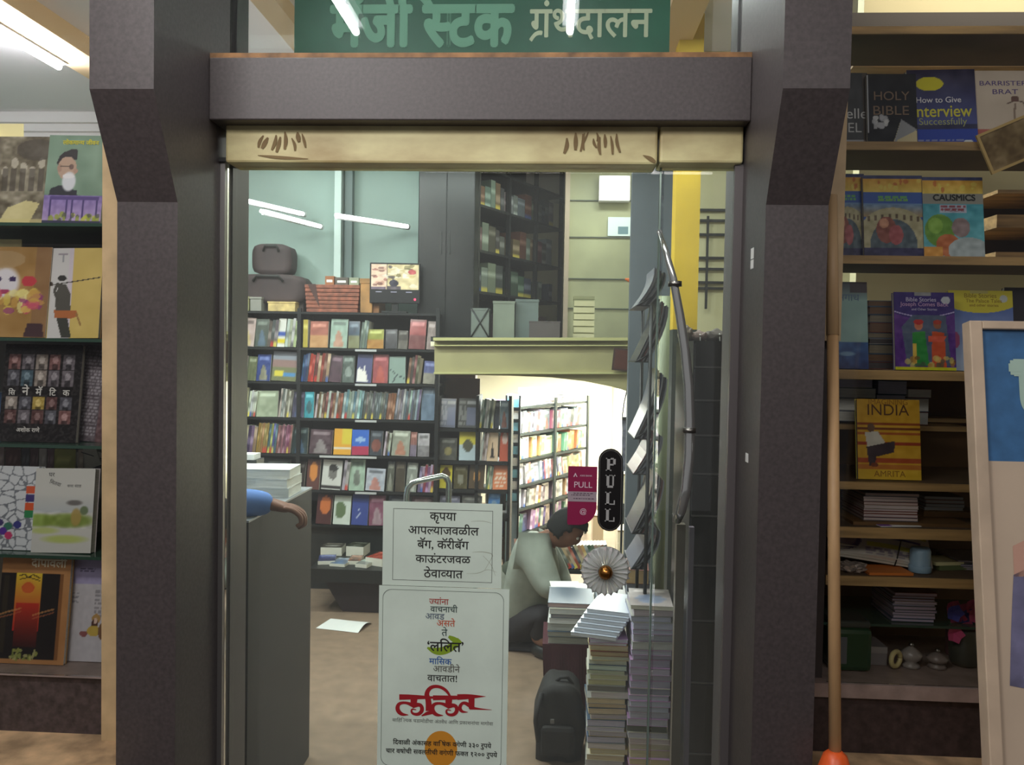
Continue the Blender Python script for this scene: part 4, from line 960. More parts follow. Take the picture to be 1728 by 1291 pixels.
# polythene packet, orange paper
p = at(1440, 975, 2.0); t = thing('packet', (p.x, 2.02, g[976] + .001), 'crumpled shiny packet beside the newspapers', 'packet')
bmx = bmesh.new(); bmesh.ops.create_icosphere(bmx, subdivisions=3, radius=1)
for v in bmx.verts:
    q = 1 + .25 * math.sin(9 * v.co.x + 5 * v.co.y) * math.cos(8 * v.co.z + 3 * v.co.x); v.co = Vector((v.co.x * .035 * q, v.co.y * .03 * q, max(0, (v.co.z + .6) * .013 * q)))
me = bpy.data.meshes.new('wrapper'); bmx.to_mesh(me); bmx.free(); me.materials.append(mat('foil', (190, 175, 165), .2, metal=.6)); link('wrapper', me, t)
p = at(1500, 975, 2.0); t = thing('envelope', (p.x, 2.015, g[976] + .0005), 'orange envelope lying under the newspaper bundle', 'envelope', rz=R(4)); bx('sheet', (-.055, .05, -.03, .05, 0, .006), mat('orange_paper', (206, 116, 44), .6), t)
# pale blue plastic jar
p = at(1561, 980, 2.0); t = thing('jar', (p.x, 2.03, g[976] + .001), 'small pale blue plastic jar with a wide cap on the wooden shelf', 'jar')
jm = mat('blue_plastic', (140, 170, 190), .4)
MB().lathe([(.020, 0), (.024, .002), (.024, .014), (.023, .016), (.0235, .05), (.020, .058)], n=24).build('body', jm, t); MB().lathe([(.0245, .0), (.0255, .002), (.0255, .014), (.0245, .016)], n=24).build('rim', jm, t)
p = at(1600, 975, 2.05); t = thing('pamphlet', (p.x, 2.08, g[976] + .001), 'pale yellow and green pamphlets fanned beside the blue jar', 'pamphlet', rz=R(12)); bx('sheet', (-.04, .035, -.03, .04, .012, .02), mat('pale_yellow_paper', (214, 210, 160), .6), t); bx('lower_sheet', (-.03, .045, -.03, .05, 0, .012), mat('green_card', (90, 110, 70), .6), t)
stack('magazine', 1618, 1700, 946, g[976] + .001, 2.06, .12, gen(5, [(170, 162, 180), (150, 146, 160)]), 'the pile beside the pamphlets', 'magazines beside the pamphlets', rs, cat='magazine', rot=5)
# bottom tier: green glass jar with steel lid, items, plastic flowers, dark bundle
zb0 = zs0 + .001
p = at(1432, 1154, 2.03); t = thing('canister', (p.x, 2.06, zb0), 'dark green square canister with a plastic wrapped lid in the lowest tier', 'canister')
MB().box(-.05, .05, -.045, .045, 0, .105, bevel=.012).build('body', mat('bottle_green', (34, 66, 44), .25), t); MB().box(-.046, .046, -.04, .04, .105, .122, bevel=.006).build('lid', mat('wrapped_lid', (60, 66, 62), .15), t)
bx('label', (-.045, -.012, -.0462, -.0452, .02, .085), mat('grey_label', (88, 92, 96), .5), t)
p = at(1480, 1150, 2.05); t = thing('box', (p.x, 2.1, zb0), 'low pale grey carton beside the green canister', 'box'); bx('body', (-.03, .03, -.03, .05, 0, .045), mat('grey_card', (130, 124, 124), .7), t)
bx('flap', (-.03, .03, -.032, -.03, .03, .0455), mat('grey_card2', (150, 144, 140), .7), t)
p = at(1519, 1150, 2.02); t = thing('tape_roll', (p.x, 2.05, zb0 + .024), 'cream roll of tape standing on its edge in the lowest tier', 'tape', rz=R(35))
MB().tube([(.018 * math.cos(a_), 0, .018 * math.sin(a_)) for a_ in [k * math.pi / 10 for k in range(21)]], .006, n=8).build('roll', mat('tape_cream', (200, 186, 130), .4), t)
for k, (px, py, cx_, lab) in enumerate(((1545, 1120, (150, 142, 136), 'pale rounded ornament in the shade of the lowest tier'), (1590, 1130, (130, 118, 112), 'grey ornament with a fluted foot below the plastic flowers'))):
    p = at(px, 1152, 2.04); t = thing('ornament', (p.x, 2.07, zb0), lab, 'ornament'); hh = at(px, py - 22, 2.04).z - zb0
    MB().lathe([(.022, 0), (.02, .006), (.012, .012), (.022, hh * .4), (.026, hh * .65), (.012, hh * .9), (.004, hh)], n=20).build('body', mat('ornament_%d' % k, cx_, .3), t)
    MB().lathe([(.004, hh), (.007, hh + .004), (.003, hh + .01)], n=12).build('finial', M_STEEL, t)
p = at(1640, 1152, 2.06); t = thing('flower_vase', (p.x, 2.1, zb0), 'dark vase of pink cloth flowers beside the leaning signboard', 'flowers')
MB().lathe([(.03, 0), (.035, .01), (.038, .05), (.026, .08), (.03, .09)], n=20).build('vase', mat('dark_vase', (60, 66, 60), .3), t)
rf = random.Random(5)
for k in range(16):
    a_, rr = rf.uniform(0, 6.28), rf.uniform(.0, .055); z_ = rf.uniform(.075, .15); c_ = Vector((rr * math.cos(a_) - .01, rr * math.sin(a_) * .6, z_))
    f_ = MB()
    for q in range(5):
        t_ = q * 1.2566; d_ = Vector((math.cos(t_), -.6, math.sin(t_))).normalized() * .022; e_ = Vector((-math.sin(t_), 0, math.cos(t_))) * .014
        vs = [f_.bm.verts.new(c_ + x) for x in (Vector((0, 0, 0)), d_ * .6 + e_, d_ * 1.2, d_ * .6 - e_)]; f_.bm.faces.new(vs)
    f_.build('flower', mat('pink_cloth', (196, 70, 120), .7) if k % 5 else mat('blue_cloth', (50, 60, 150), .7), t)
sg = MB()
for k in range(8): sg.tube([(0, 0, .07), (rf.uniform(-.05, .04), rf.uniform(-.02, .02), rf.uniform(.1, .16))], .0012, n=5)
sg.build('stems', mat('leaf_dark', (50, 70, 44), .6), t)
p = at(1640, 1040, 2.08); t = thing('bottle', (p.x, 2.17, zb0), 'small bottle with a white cap behind the pink flowers', 'bottle'); hh = p.z - zb0
MB().lathe([(.016, 0), (.018, .005), (.018, hh * .7), (.008, hh * .85), (.008, hh * .93)], n=18).build('body', mat('pinkish_plastic', (150, 110, 120), .3), t); MB().lathe([(.009, hh * .93), (.009, hh), (.004, hh + .004)], n=16).build('cap', M_PAPER, t)
t = thing('carton', (at(1655, 1140, 2.1).x, 2.12, zb0), 'white carton corner beside the vase at the lowest tier', 'box'); bx('body', (-.025, .03, -.03, .04, 0, .032), mat('white_card', (190, 190, 192), .6), t); bx('seam', (-.025, .03, -.0305, -.03, .015, .016), M_INK, t)

# ---------------------------------------------------------------- leaning signboard
sb_ = thing('signboard', (0, 0, 0), 'cream framed signboard with a blue upper panel leaning against the wooden bookcase', 'sign')
p0 = at(1650, 549, 1.66); p1 = at(1722, 1291, 1.53)
lean = math.atan2(p0.y - p1.y, p0.z - p1.z); L = 1.0
d = (p0 - p1).normalized(); L = (p0.z - zr - .002) / d.z; base = p0 - d * L
xl = at(1631, 560, 1.66).x; sb_.location = (xl, base.y, base.z); sb_.rotation_euler = (-lean, 0, 0)
H = L + .006; Wd = .62; fr = .024
mf = mat('cream_frame', (206, 184, 158), .55, noise=.1, scale=10)
MB().box(0, fr, -.012, .02, 0, H, bevel=.002).build('frame_stile', mf, sb_); MB().box(Wd - fr, Wd, -.012, .02, 0, H, bevel=.002).build('frame_stile', mf, sb_)
MB().box(fr, Wd - fr, -.012, .02, H - .016, H, bevel=.002).build('frame_rail', mf, sb_)
MB().box(fr, Wd - fr, -.012, .02, 0, .02, bevel=.002).build('frame_rail', mf, sb_)
zsp = H - (at(1690, 549, 1.66) - at(1690, 775, 1.62)).length - .01
bx('blue_panel', (fr, Wd - fr, 0, .012, zsp, H - .016), mat('panel_blue', (62, 112, 160), .5, noise=.12, scale=30), sb_)
bx('cream_panel', (fr, Wd - fr, 0, .012, .02, zsp), mat('panel_cream', (204, 184, 160), .6, noise=.05, scale=5), sb_)
put_text('प', mat('mint_letters', (178, 205, 190), .5), sb_, .15, .0745 + .075, zsp + .050, -.001, heavy=.04, H=.156)
fs = (1.49 / F)
def sp(px, py):
    q = at(px, py, 1.58); return q.x - xl, H - (p0.z - q.z) / math.cos(lean) - .006
fig = [sp(x, y) for x, y in ((1712, 972), (1740, 960), (1770, 980), (1780, 1150), (1728, 1155), (1690, 1148), (1700, 1060), (1708, 1000))]
bm = bmesh.new(); bm.faces.new([bm.verts.new((x, -.0008, z)) for x, z in fig]); me = bpy.data.meshes.new('painted_skirt'); bm.to_mesh(me); bm.free(); me.materials.append(mat('painted_skirt', (120, 118, 150), .6, noise=.25, scale=14)); link('painted_skirt', me, sb_)
fig = [sp(x, y) for x, y in ((1715, 925), (1760, 905), (1775, 975), (1713, 975))]
bm = bmesh.new(); bm.faces.new([bm.verts.new((x, -.0008, z)) for x, z in fig]); me = bpy.data.meshes.new('painted_blouse'); bm.to_mesh(me); bm.free(); me.materials.append(mat('painted_blouse', (205, 160, 140), .6)); link('painted_blouse', me, sb_)

# ---------------------------------------------------------------- broom
b0, b1 = at(1409, 1284, 1.74), at(1404, 330, 1.90)
br = thing('broom', b0, 'wooden broom handle with an orange plastic head leaning beside the second column', 'broom')
mid = (b1 - b0) * .74
MB().tube([Vector((0, 0, .0)), mid], [.0125, .0125], n=14).build('handle', mat('bamboo', (196, 158, 112), .5, noise=.15, scale=10, stretch=(2, 2, .3)), br)
MB().tube([mid, b1 - b0 + (b1 - b0) * .0], [.0135, .0115], n=14).build('upper_handle', mat('bamboo2', (196, 164, 122), .5), br)
hm = MB(); hm.tube([(0, 0, -.07), (0, 0, -.04), (0, 0, .012), (0, 0, .022)], [.05, .042, .024, .013], n=20); hm.build('head', mat('orange_plastic', (232, 96, 40), .35), br)
for k in range(8):
    a_ = k * math.pi / 4; MB().tube([(.03 * math.cos(a_), .03 * math.sin(a_), -.05), (.05 * math.cos(a_), .05 * math.sin(a_), -.085)], .006, n=6).build('bristle_tuft', MATS['orange_plastic'], br)
# ================================================================ the shop inside
random.seed(5); rng = random.Random(77)
def P_rand(c, seed, spine=False):
    r = random.Random(seed); g_ = sum(c) / 3; c = [max(0, min(255, (x * .82 + g_ * .18) * .88 + r.randint(-10, 10))) for x in c]; lum = sum(c) / 3
    hi = [min(255, x + 90) for x in c] if lum < 150 else [x * .45 for x in c]
    if spine:
        p = Pt(2, 8, c); v = r.uniform(.1, .5); p.rect(0, v, 1, v + r.uniform(.12, .3), hi, .6)
        if r.random() < .4: p.rect(0, .85, 1, 1, r.choice([(200, 60, 50), (60, 90, 160), (230, 210, 90), hi]), .8)
        return p
    p = Pt(12, 16, c); acc = r.choice([(200, 90, 60), (90, 120, 170), (210, 190, 100), (70, 60, 60), (190, 190, 185), hi])
    k = r.random()
    if k < .35: p.ell(.5, .6, r.uniform(.2, .38), r.uniform(.15, .28), acc, .5)
    elif k < .6: p.poly([(.15, 1), (.4, .4), (.6, .45), (.85, 1)], acc, .5)
    elif k < .8: p.rect(0, .55, 1, 1, acc, .45)
    p.rect(.12, .1, .88, .2, hi, .6)
    if r.random() < .5: p.rect(.25, .26, .75, .31, hi, .6)
    return p.noise(16, 6, seed)
SEED = [100]
def one_book(c, x, Y, z, w, h, t, spine, tilt, label, group, rz=0, m=None, lean=None, rough=None, gl=False):
    SEED[0] += 1
    P = c if isinstance(c, Pt) else P_rand(c, SEED[0], spine)
    me = print_mesh(P, w, h, .14 if spine else t, edge=(222, 218, 205)); me.materials.append(M_GLOSS if gl else M_PAINT)
    o = tag(link('paperback' if spine else 'book', me), label, 'book', group)  # spine-out books are named paperback for their pose, not their binding
    o.location = (x, Y + (.07 if spine else t / 2 + h * math.sin(R(lean or 0)) * 0), z + .001 + abs(math.sin(R(tilt))) * w / 2); o.rotation_euler = (-R(lean if lean is not None else (2 if spine else 10)), R(tilt), rz)
    return o
def row(items, ybase, Y, where, group, zs=None, xoff=0, tilt_s=6):
    """items: (kind, x0, x1, ytop, colours[, n]) at the shelf whose books stand on row ybase"""
    k = 0
    for it in items:
        kind, x0, x1, yt, cols = it[:5]; n = it[5] if len(it) > 5 else 1
        zb = zs if zs is not None else at((x0 + x1) / 2, ybase, Y).z
        h = at((x0 + x1) / 2, yt, Y).z - zb
        if kind == 'c':
            k += 1; a, b = at(x0, ybase, Y).x, at(x1, ybase, Y).x; c = cols if isinstance(cols, Pt) else cols
            cc = c.c[0, 0] if isinstance(c, Pt) else c
            one_book(c, (a + b) / 2, Y, zb, b - a - .002, h, .02, False, rng.uniform(-1.5, 3), 'face-out %s book, %s along %s' % (cname(cc), ORD(k), where), group, gl=rng.random() < .5)
        else:
            a, b = at(x0, ybase, Y).x, at(x1, ybase, Y).x; w = (b - a) / n; tl = tilt_s if n > 1 else 0
            for q in range(n):
                k += 1; c = cols[q % len(cols)]
                one_book(c, a + w * (q + .5) - h * math.sin(R(tl)) * .5 * 0, Y, zb, w - .0012, h * rng.uniform(.9, 1.0), .14, True, tl, 'spine-out %s book, %s along %s' % (cname(c), ORD(k), where), group)
# ---- counter at the window end
cx = at(526, 822, 3.1).x; czt = at(526, 822, 3.1).z
ct = thing('counter', (cx - .45, 2.97, 0), 'dark laminate cash counter with a seamed side behind the door post', 'counter')
bx('body', (0, .45, -.52, .13, 0, czt - .006), mat('counter_laminate', (44, 40, 39), 0.65, noise=.14, scale=6), ct)
bx('worktop', (-.01, .452, -.522, .132, czt - .006, czt), mat('grey_worktop', (150, 155, 158), .3), ct)
a = at(420, 1000, 2.83)
bx('corner_bead', (.4485, .4512, -.522, -.514, .02, czt - .03), M_INK, ct)
# paper blocks on the counter
zc = czt + .001
for k, (x0, x1, yt, yb, Yk) in enumerate(((388, 484, 776, 800, 2.84), (388, 484, 801, 815, 2.84), (388, 484, 816, 829, 2.84))):
    A, Bx_, z0, z1 = rect(x0, yt, x1, yb, Yk)
    flat_book('paper_block', (A + Bx_) / 2, Yk + .09, zc + (0, .0, .0)[k] + (2 - k) * .033, Bx_ - A, .16, .032, (236, 238, 226), (238, 240, 235), ['topmost', 'middle', 'lowest'][k] + ' thick white paper block of the pile on the cash counter', 'paper blocks on the counter', rz=R((4, -1, 2)[k]), cat='paper')
t = thing('tray', (at(415, 770, 3.0).x - .06, 3.03, zc), 'small steel tray of slips behind the paper blocks', 'tray'); bx('base', (-.08, .1, -.03, .05, 0, .11), M_DARK, t); bx('slips', (-.07, .09, -.03, .04, .11, .13), M_PAPER, t)

# ---- big bookcase on the back wall
YK = 5.32
hx0, hx1 = at(330, 700, YK).x, at(738, 700, YK).x
rows_y = [527, 588, 646, 707, 768, 828, 886]
big = thing('wall_bookcase', ((hx0 + hx1) / 2, YK + .14, 0), 'wide black steel bookcase on the pale green wall behind the cash counter', 'bookcase')
ZR = {}
for k, y in enumerate(rows_y):
    z = at(570, y, YK).z; ZR[y] = z
    s_ = lb('shelf', (hx0, hx1, YK - .01, YK + .27, z - .014, z), M_BLACK, big)
    if 0 < k < 6:
        q0, q1 = at(600 if k != 4 else 540, y, YK).x, at(636, y, YK).x
        lb('label_holder', (q0, q1, YK - .013, YK - .0105, z - .017, z - .003), mat('shelf_label', (190, 190, 190), .5), big)
for x in (398, 504, 737):
    xx = at(x, 700, YK).x; lb('post', (xx - .012, xx + .012, YK - .012, YK + .015, .0, at(x, 520, YK).z), M_BLACK, big); lb('post', (xx - .012, xx + .012, YK + .25, YK + .275, .0, at(x, 520, YK).z), M_BLACK, big)
lb('back_panel', (hx0, hx1, YK + .276, YK + .285, 0, at(500, 527, YK).z), mat('dim_back', (50, 52, 50), .7), big)
lb('kick_panel', (hx0, hx1, YK + .02, YK + .04, 0, ZR[886] - .02), M_DARK, big)
for y in rows_y[1:6]:
    zz_ = ZR[y]; xx = at(737, 700, YK).x
    MB().tube([Vector((xx + .005, YK, zz_ + .05)) - big.location, Vector((xx + .005, YK + .26, zz_ + .11)) - big.location], .006, n=6).build('side_brace', M_BLACK, big)
gB = 'books on the wide wall bookcase'
wh = lambda s: 'the %s tier of the wide wall bookcase' % s
def P_lab():
    p = Pt(6, 12, (216, 214, 206)); p.rect(0, .5, 1, .66, (70, 90, 160)); p.rect(0, .7, 1, .86, (206, 186, 50)); return p
def P_kite():
    p = Pt(12, 16, (140, 158, 150)); p.line([(.1, .5), (.5, .7), (.9, .8)], .05, (60, 66, 70)); p.line([(.5, .65), (.2, 1)], .06, (60, 66, 70)); return p
def P_land():
    p = Pt(14, 16, (132, 136, 146)); p.rect(0, .3, 1, .5, (140, 96, 84), .7); p.rect(0, .55, 1, 1, (110, 112, 74)); p.ell(.3, .75, .2, .12, (206, 190, 60)); p.rect(.5, .7, .95, .85, (70, 130, 180)); return p
def P_glare():
    p = Pt(12, 16, (60, 64, 110)); p.poly([(0, 1), (.1, .4), (.4, .6), (.5, .4), (.8, 1)], (232, 226, 220)); return p
row([('c', 400, 428, 536, (196, 184, 160)), ('c', 430, 452, 538, (74, 66, 60)), ('s', 450, 466, 538, [(92, 90, 86)], 3), ('c', 467, 480, 537, P_lab()), ('s', 480, 499, 537, [(214, 212, 200), (186, 196, 150)], 4),
     ('s', 511, 519, 540, [(214, 184, 50)], 1), ('c', 522, 553, 542, (178, 74, 44)), ('c', 556, 585, 538, (176, 178, 174)), ('c', 587, 606, 542, (60, 68, 112)), ('s', 606, 618, 540, [(110, 130, 124)], 3), ('c', 619, 647, 556, (158, 180, 50)), ('c', 650, 670, 556, (82, 86, 74)), ('c', 671, 687, 558, (64, 70, 62)), ('c', 689, 717, 539, (196, 78, 62)), ('c', 719, 733, 542, (150, 140, 116))], 588, YK, wh('upper book'), gB, ZR[588])
row([('c', 400, 415, 600, (146, 118, 118)), ('c', 416, 431, 602, (110, 104, 92)), ('c', 432, 455, 598, (66, 84, 140)), ('c', 457, 499, 594, P_land()), ('s', 507, 518, 595, [(40, 60, 110)], 3), ('s', 519, 528, 595, [(190, 50, 34)], 2), ('s', 529, 553, 596, [(120, 60, 44), (180, 150, 110), (150, 44, 40)], 5), ('c', 554, 575, 600, (92, 50, 56)), ('c', 577, 597, 600, (112, 116, 106)), ('c', 600, 626, 598, P_glare()), ('c', 628, 654, 598, (186, 72, 66)), ('c', 656, 684, 602, P_kite()), ('s', 686, 704, 600, [(120, 74, 56), (90, 86, 80)], 4), ('c', 713, 733, 610, (90, 100, 150))], 646, YK, wh('second'), gB, ZR[646])
row([('c', 400, 416, 654, (180, 172, 150)), ('s', 417, 430, 658, [(225, 225, 220)], 4), ('c', 432, 468, 660, (168, 170, 158)), ('s', 469, 490, 656, [(196, 196, 186), (110, 110, 100)], 6), ('c', 492, 512, 662, (70, 74, 92)), ('c', 513, 529, 662, (70, 160, 186)), ('s', 530, 545, 662, [(206, 200, 190), (120, 70, 50)], 4), ('s', 546, 575, 660, [(150, 84, 60), (205, 196, 186), (120, 66, 50)], 7), ('s', 576, 610, 658, [(140, 168, 168), (90, 130, 140), (150, 150, 150)], 8), ('s', 611, 650, 660, [(96, 104, 102)], 11), ('s', 651, 664, 660, [(140, 84, 60)], 3), ('s', 665, 706, 656, [(160, 182, 176), (108, 104, 120), (92, 88, 98)], 11), ('c', 710, 733, 654, (104, 128, 176))], 707, YK, wh('third'), gB, ZR[707])
row([('s', 400, 430, 718, [(60, 64, 96), (122, 108, 130), (150, 126, 100)], 6), ('s', 431, 449, 714, [(170, 120, 60), (180, 130, 70)], 5), ('s', 450, 464, 714, [(70, 110, 120), (160, 170, 80), (60, 80, 150)], 4), ('s', 465, 489, 716, [(160, 92, 104), (130, 72, 80)], 7), ('c', 492, 518, 722, (60, 62, 78)), ('c', 521, 559, 726, (92, 84, 88)), ('c', 562, 592, 724, Pt(12, 16, (220, 160, 50)).rect(.5, 0, 1, .6, (212, 190, 60)).rect(0, .72, 1, .8, (220, 215, 200))), ('c', 593, 622, 726, Pt(12, 16, (50, 100, 190)).rect(0, .68, 1, 1, (170, 50, 80)).ell(.5, .4, .3, .1, (150, 180, 220))), ('c', 623, 644, 728, (64, 78, 84)), ('s', 646, 657, 728, [(200, 200, 200), (90, 80, 76)], 3), ('c', 660, 690, 728, (166, 164, 150)), ('c', 691, 702, 730, (150, 90, 92)), ('c', 704, 724, 732, (196, 200, 190))], 768, YK, wh('fourth'), gB, ZR[768])
def P_face():
    p = Pt(14, 18, (206, 204, 198)); p.ell(.55, .45, .22, .22, (120, 116, 112)); p.ell(.55, .27, .24, .12, (62, 60, 58)); p.rect(0, .85, 1, .95, (60, 56, 56)); return p
row([('c', 492, 512, 780, (64, 50, 50)), ('c', 516, 538, 776, Pt(12, 16, (92, 54, 48)).ell(.5, .4, .3, .3, (206, 130, 60))), ('c', 541, 574, 778, P_face()), ('s', 576, 586, 776, [(196, 196, 190)], 2), ('c', 588, 614, 776, (176, 206, 172)), ('c', 616, 648, 792, (206, 202, 206)), ('c', 651, 663, 780, (112, 90, 76)), ('c', 666, 682, 780, (70, 62, 56)), ('c', 684, 702, 782, (150, 150, 150)), ('s', 704, 730, 784, [(120, 90, 130), (180, 150, 190), (160, 60, 70)], 6)], 828, YK, wh('fifth'), gB, ZR[828])
row([('c', 532, 558, 836, Pt(12, 16, (80, 46, 46)).ell(.55, .35, .35, .3, (196, 110, 60))), ('c', 561, 590, 838, Pt(12, 16, (200, 206, 196)).ell(.4, .5, .3, .3, (100, 116, 84))), ('c', 592, 620, 836, Pt(12, 16, (64, 76, 140)).line([(.3, .8), (.5, .6), (.4, .5)], .05, (180, 186, 210))), ('c', 622, 650, 838, (140, 96, 120)), ('c', 652, 690, 840, (90, 70, 96)), ('c', 692, 728, 840, (116, 90, 80))], 886, YK, wh('lowest'), gB, ZR[886])
row([('c', 402, 440, 776, (76, 72, 72)), ('c', 442, 486, 776, (66, 66, 70))], 828, YK, 'the fifth tier behind the paper blocks', gB, ZR[828])
# top of the bookcase
zt_ = ZR[527] + .001
def top_box(name, x0, y0, x1, Y, d, m, label, cat, lid=None):
    A, Bq, z0, z1 = rect(x0, y0, x1, 527, Y); t = thing(name, ((A + Bq) / 2, Y + d / 2, zt_), label, cat); W = Bq - A; Hh = z1 - zt_
    MB().box(-W / 2, W / 2, -d / 2, d / 2, 0, Hh * .86, bevel=.004).build('body', m, t); bx('lid', (-W / 2 - .003, W / 2 + .003, -d / 2 - .003, d / 2 + .003, Hh * .86, Hh), lid or m, t); return t
top_box('parcel', 398, 500, 420, YK + .02, .16, mat('olive_parcel', (150, 146, 104), .7), 'olive parcel on the end of the wide bookcase by the door post', 'parcel')
top_box('parcel', 422, 501, 441, YK + .02, .16, mat('grey_parcel', (142, 140, 132), .7), 'grey parcel beside the olive parcel on top of the bookcase', 'parcel')
top_box('carton', 452, 509, 498, YK + .02, .2, mat('cream_carton', (214, 186, 124), .6, noise=.2, scale=20), 'low cream carton on top of the wide bookcase', 'box')
bk = thing('basket', (at(561, 500, YK + .05).x, YK + .14, zt_), 'reddish brown woven basket on top of the wide bookcase', 'basket')
A, Bq, z0, z1 = rect(514, 480, 607, 527, YK + .05); W, Hh = Bq - A, z1 - zt_
mbk = mat('basket_brown', (150, 86, 64), .6, noise=.3, scale=30)
for k in range(7):
    q = 1 - (6 - k) * .012; MB().box(-W / 2 * q, W / 2 * q, -.1, .1, Hh * k / 7 + .001, Hh * (k + 1) / 7 - .002, bevel=.003).build('woven_band', mbk, bk)
MB().prism([(-W / 2 + .02, Hh), (-W * .3, Hh), (-W * .22, .03)], 'y', -.104, -.101).build('dark_flap', mat('flap', (76, 46, 40), .7), bk)
for k, (x0, x1, y0, c) in enumerate(((545, 560, 464, (160, 100, 60)), (562, 584, 466, (92, 84, 76)), (586, 602, 466, (150, 156, 132)))):
    A, Bq, z0, z1 = rect(x0, y0, x1, 479, YK + .05); t = thing('small_carton', ((A + Bq) / 2, YK + .14, zt_ + Hh + .001), '%s small box standing on the woven basket' % ('orange brown', 'charcoal', 'pale grey')[k], 'box')
    bx('body', (-(Bq - A) / 2, (Bq - A) / 2, -.04, .04, 0, z1 - z0), mat('small_carton_%d' % k, c, .6), t); bx('label', (-(Bq - A) / 3, (Bq - A) / 3, -.041, -.04, (z1 - z0) * .3, (z1 - z0) * .6), M_PAPER, t)
top_box('file_box', 608, 470, 628, YK + .03, .2, mat('tan_file', (176, 128, 74), .6, noise=.2, scale=12), 'tall tan file box beside the basket', 'box')
top_box('file_box', 629, 485, 640, YK + .06, .2, mat('tan_file2', (150, 100, 60), .6), 'brown file box behind the monitor', 'box')
# bags piled at the back
bgm = mat('brown_bag', (66, 52, 52), .7, noise=.2, scale=10)
def bag(cx_, cy_, w_, h_, d_, Y, label, base):
    t = thing('travel_bag', (at(cx_, cy_, Y).x, Y + d_ / 2, base), label, 'bag'); b = bmesh.new(); bmesh.ops.create_cube(b, size=1); bmesh.ops.subdivide_edges(b, edges=b.edges[:], cuts=5, use_grid_fill=True)
    for v in b.verts:
        x, y, z = v.co * 2; f_ = 1 - .10 * (abs(x) ** 4 + abs(y) ** 4) * .8; zz2 = (z * (1 - .16 * abs(x) ** 5) + 1) / 2
        v.co = Vector((x * w_ / 2 * (1 - .12 * abs(z) ** 4), y * d_ / 2 * f_, zz2 * h_))
    for f_ in b.faces: f_.smooth = True
    me = bpy.data.meshes.new('body'); b.to_mesh(me); b.free(); me.materials.append(bgm); link('body', me, t)
    MB().tube([(-w_ * .2, -d_ * .5, h_ * .75), (-w_ * .15, -d_ * .56, h_ * .93), (w_ * .15, -d_ * .56, h_ * .93), (w_ * .2, -d_ * .5, h_ * .75)], .008, n=8).build('handle', M_INK, t); return t
bag(452, 495, .50, .19, .18, YK + .05, 'long dark brown travel bag lying under another on top of the bookcase', zt_ + .055)
bag(457, 440, .26, .20, .16, YK + .06, 'dark brown bag perched on the long travel bag', zt_ + .055 + .19)
top_box('board_pile', 440, 506, 512, YK + .1, .16, mat('dark_board', (70, 60, 58), .7), 'low dark board pile under the travel bag', 'boards')
# monitor
A, Bq, z0, z1 = rect(625, 444, 709, 512, 5.36)
mo = thing('monitor', ((A + Bq) / 2, 5.2, zt_), 'security monitor with a split lit picture on top of the wide bookcase', 'monitor', rz=R(4)); mo.location.y = 5.36
W = Bq - A; zc_ = z0 - zt_; Hm = z1 - z0
MB().box(-W / 2, W / 2, -.015, .02, zc_, zc_ + Hm, bevel=.004).build('casing', mat('monitor_black', (24, 24, 28), .35), mo)
P = Pt(60, 34, (225, 205, 175)); P.rect(0, 0, .32, .93, (228, 196, 170)); P.rect(.32, 0, .345, 1, (90, 80, 70)); P.blobs(14, [(150, 90, 80), (240, 235, 220), (120, 80, 70), (200, 150, 130)], .02, .1, .3, .85, .03, .08, 3, .7)
P.rect(.35, 0, 1, 1, (214, 196, 150)); P.blobs(26, [(240, 230, 205), (70, 62, 66), (120, 110, 70), (190, 170, 110), (225, 215, 190)], .36, .05, .95, .9, .03, .1, 4, .75); P.ell(.86, .3, .09, .1, (190, 90, 90)); P.ell(.48, .75, .1, .14, (50, 46, 60)); P.rect(0, .9, .3, 1, (80, 66, 90), .8); P.rect(.35, .88, .62, 1, (60, 52, 70), .8); P.noise(22, 16, 3)
me = print_mesh(P, W * .94, Hm * .62); me.materials.append(screen_mat()); s_ = link('screen', me, mo); s_.location = (0, -.0158, zc_ + Hm * .34)
for k in range(3): bx('caption', (-W * .38 + k * W * .3, -W * .26 + k * W * .3, -.0165, -.015, zc_ + Hm * .27, zc_ + Hm * .285), mat('caption_grey', (170, 165, 190), .5, emit=.6), mo)
disc((W * .4, zc_ + Hm * .10), .008, -.0165, mat('red_led', (220, 60, 90), .5, emit=2.5), mo, 'power_light', 12)
MB().box(-.02, .02, 0, .02, .01, zc_ + .02).box(-.08, .08, -.05, .07, 0, .012).build('stand', M_BLACK, mo)

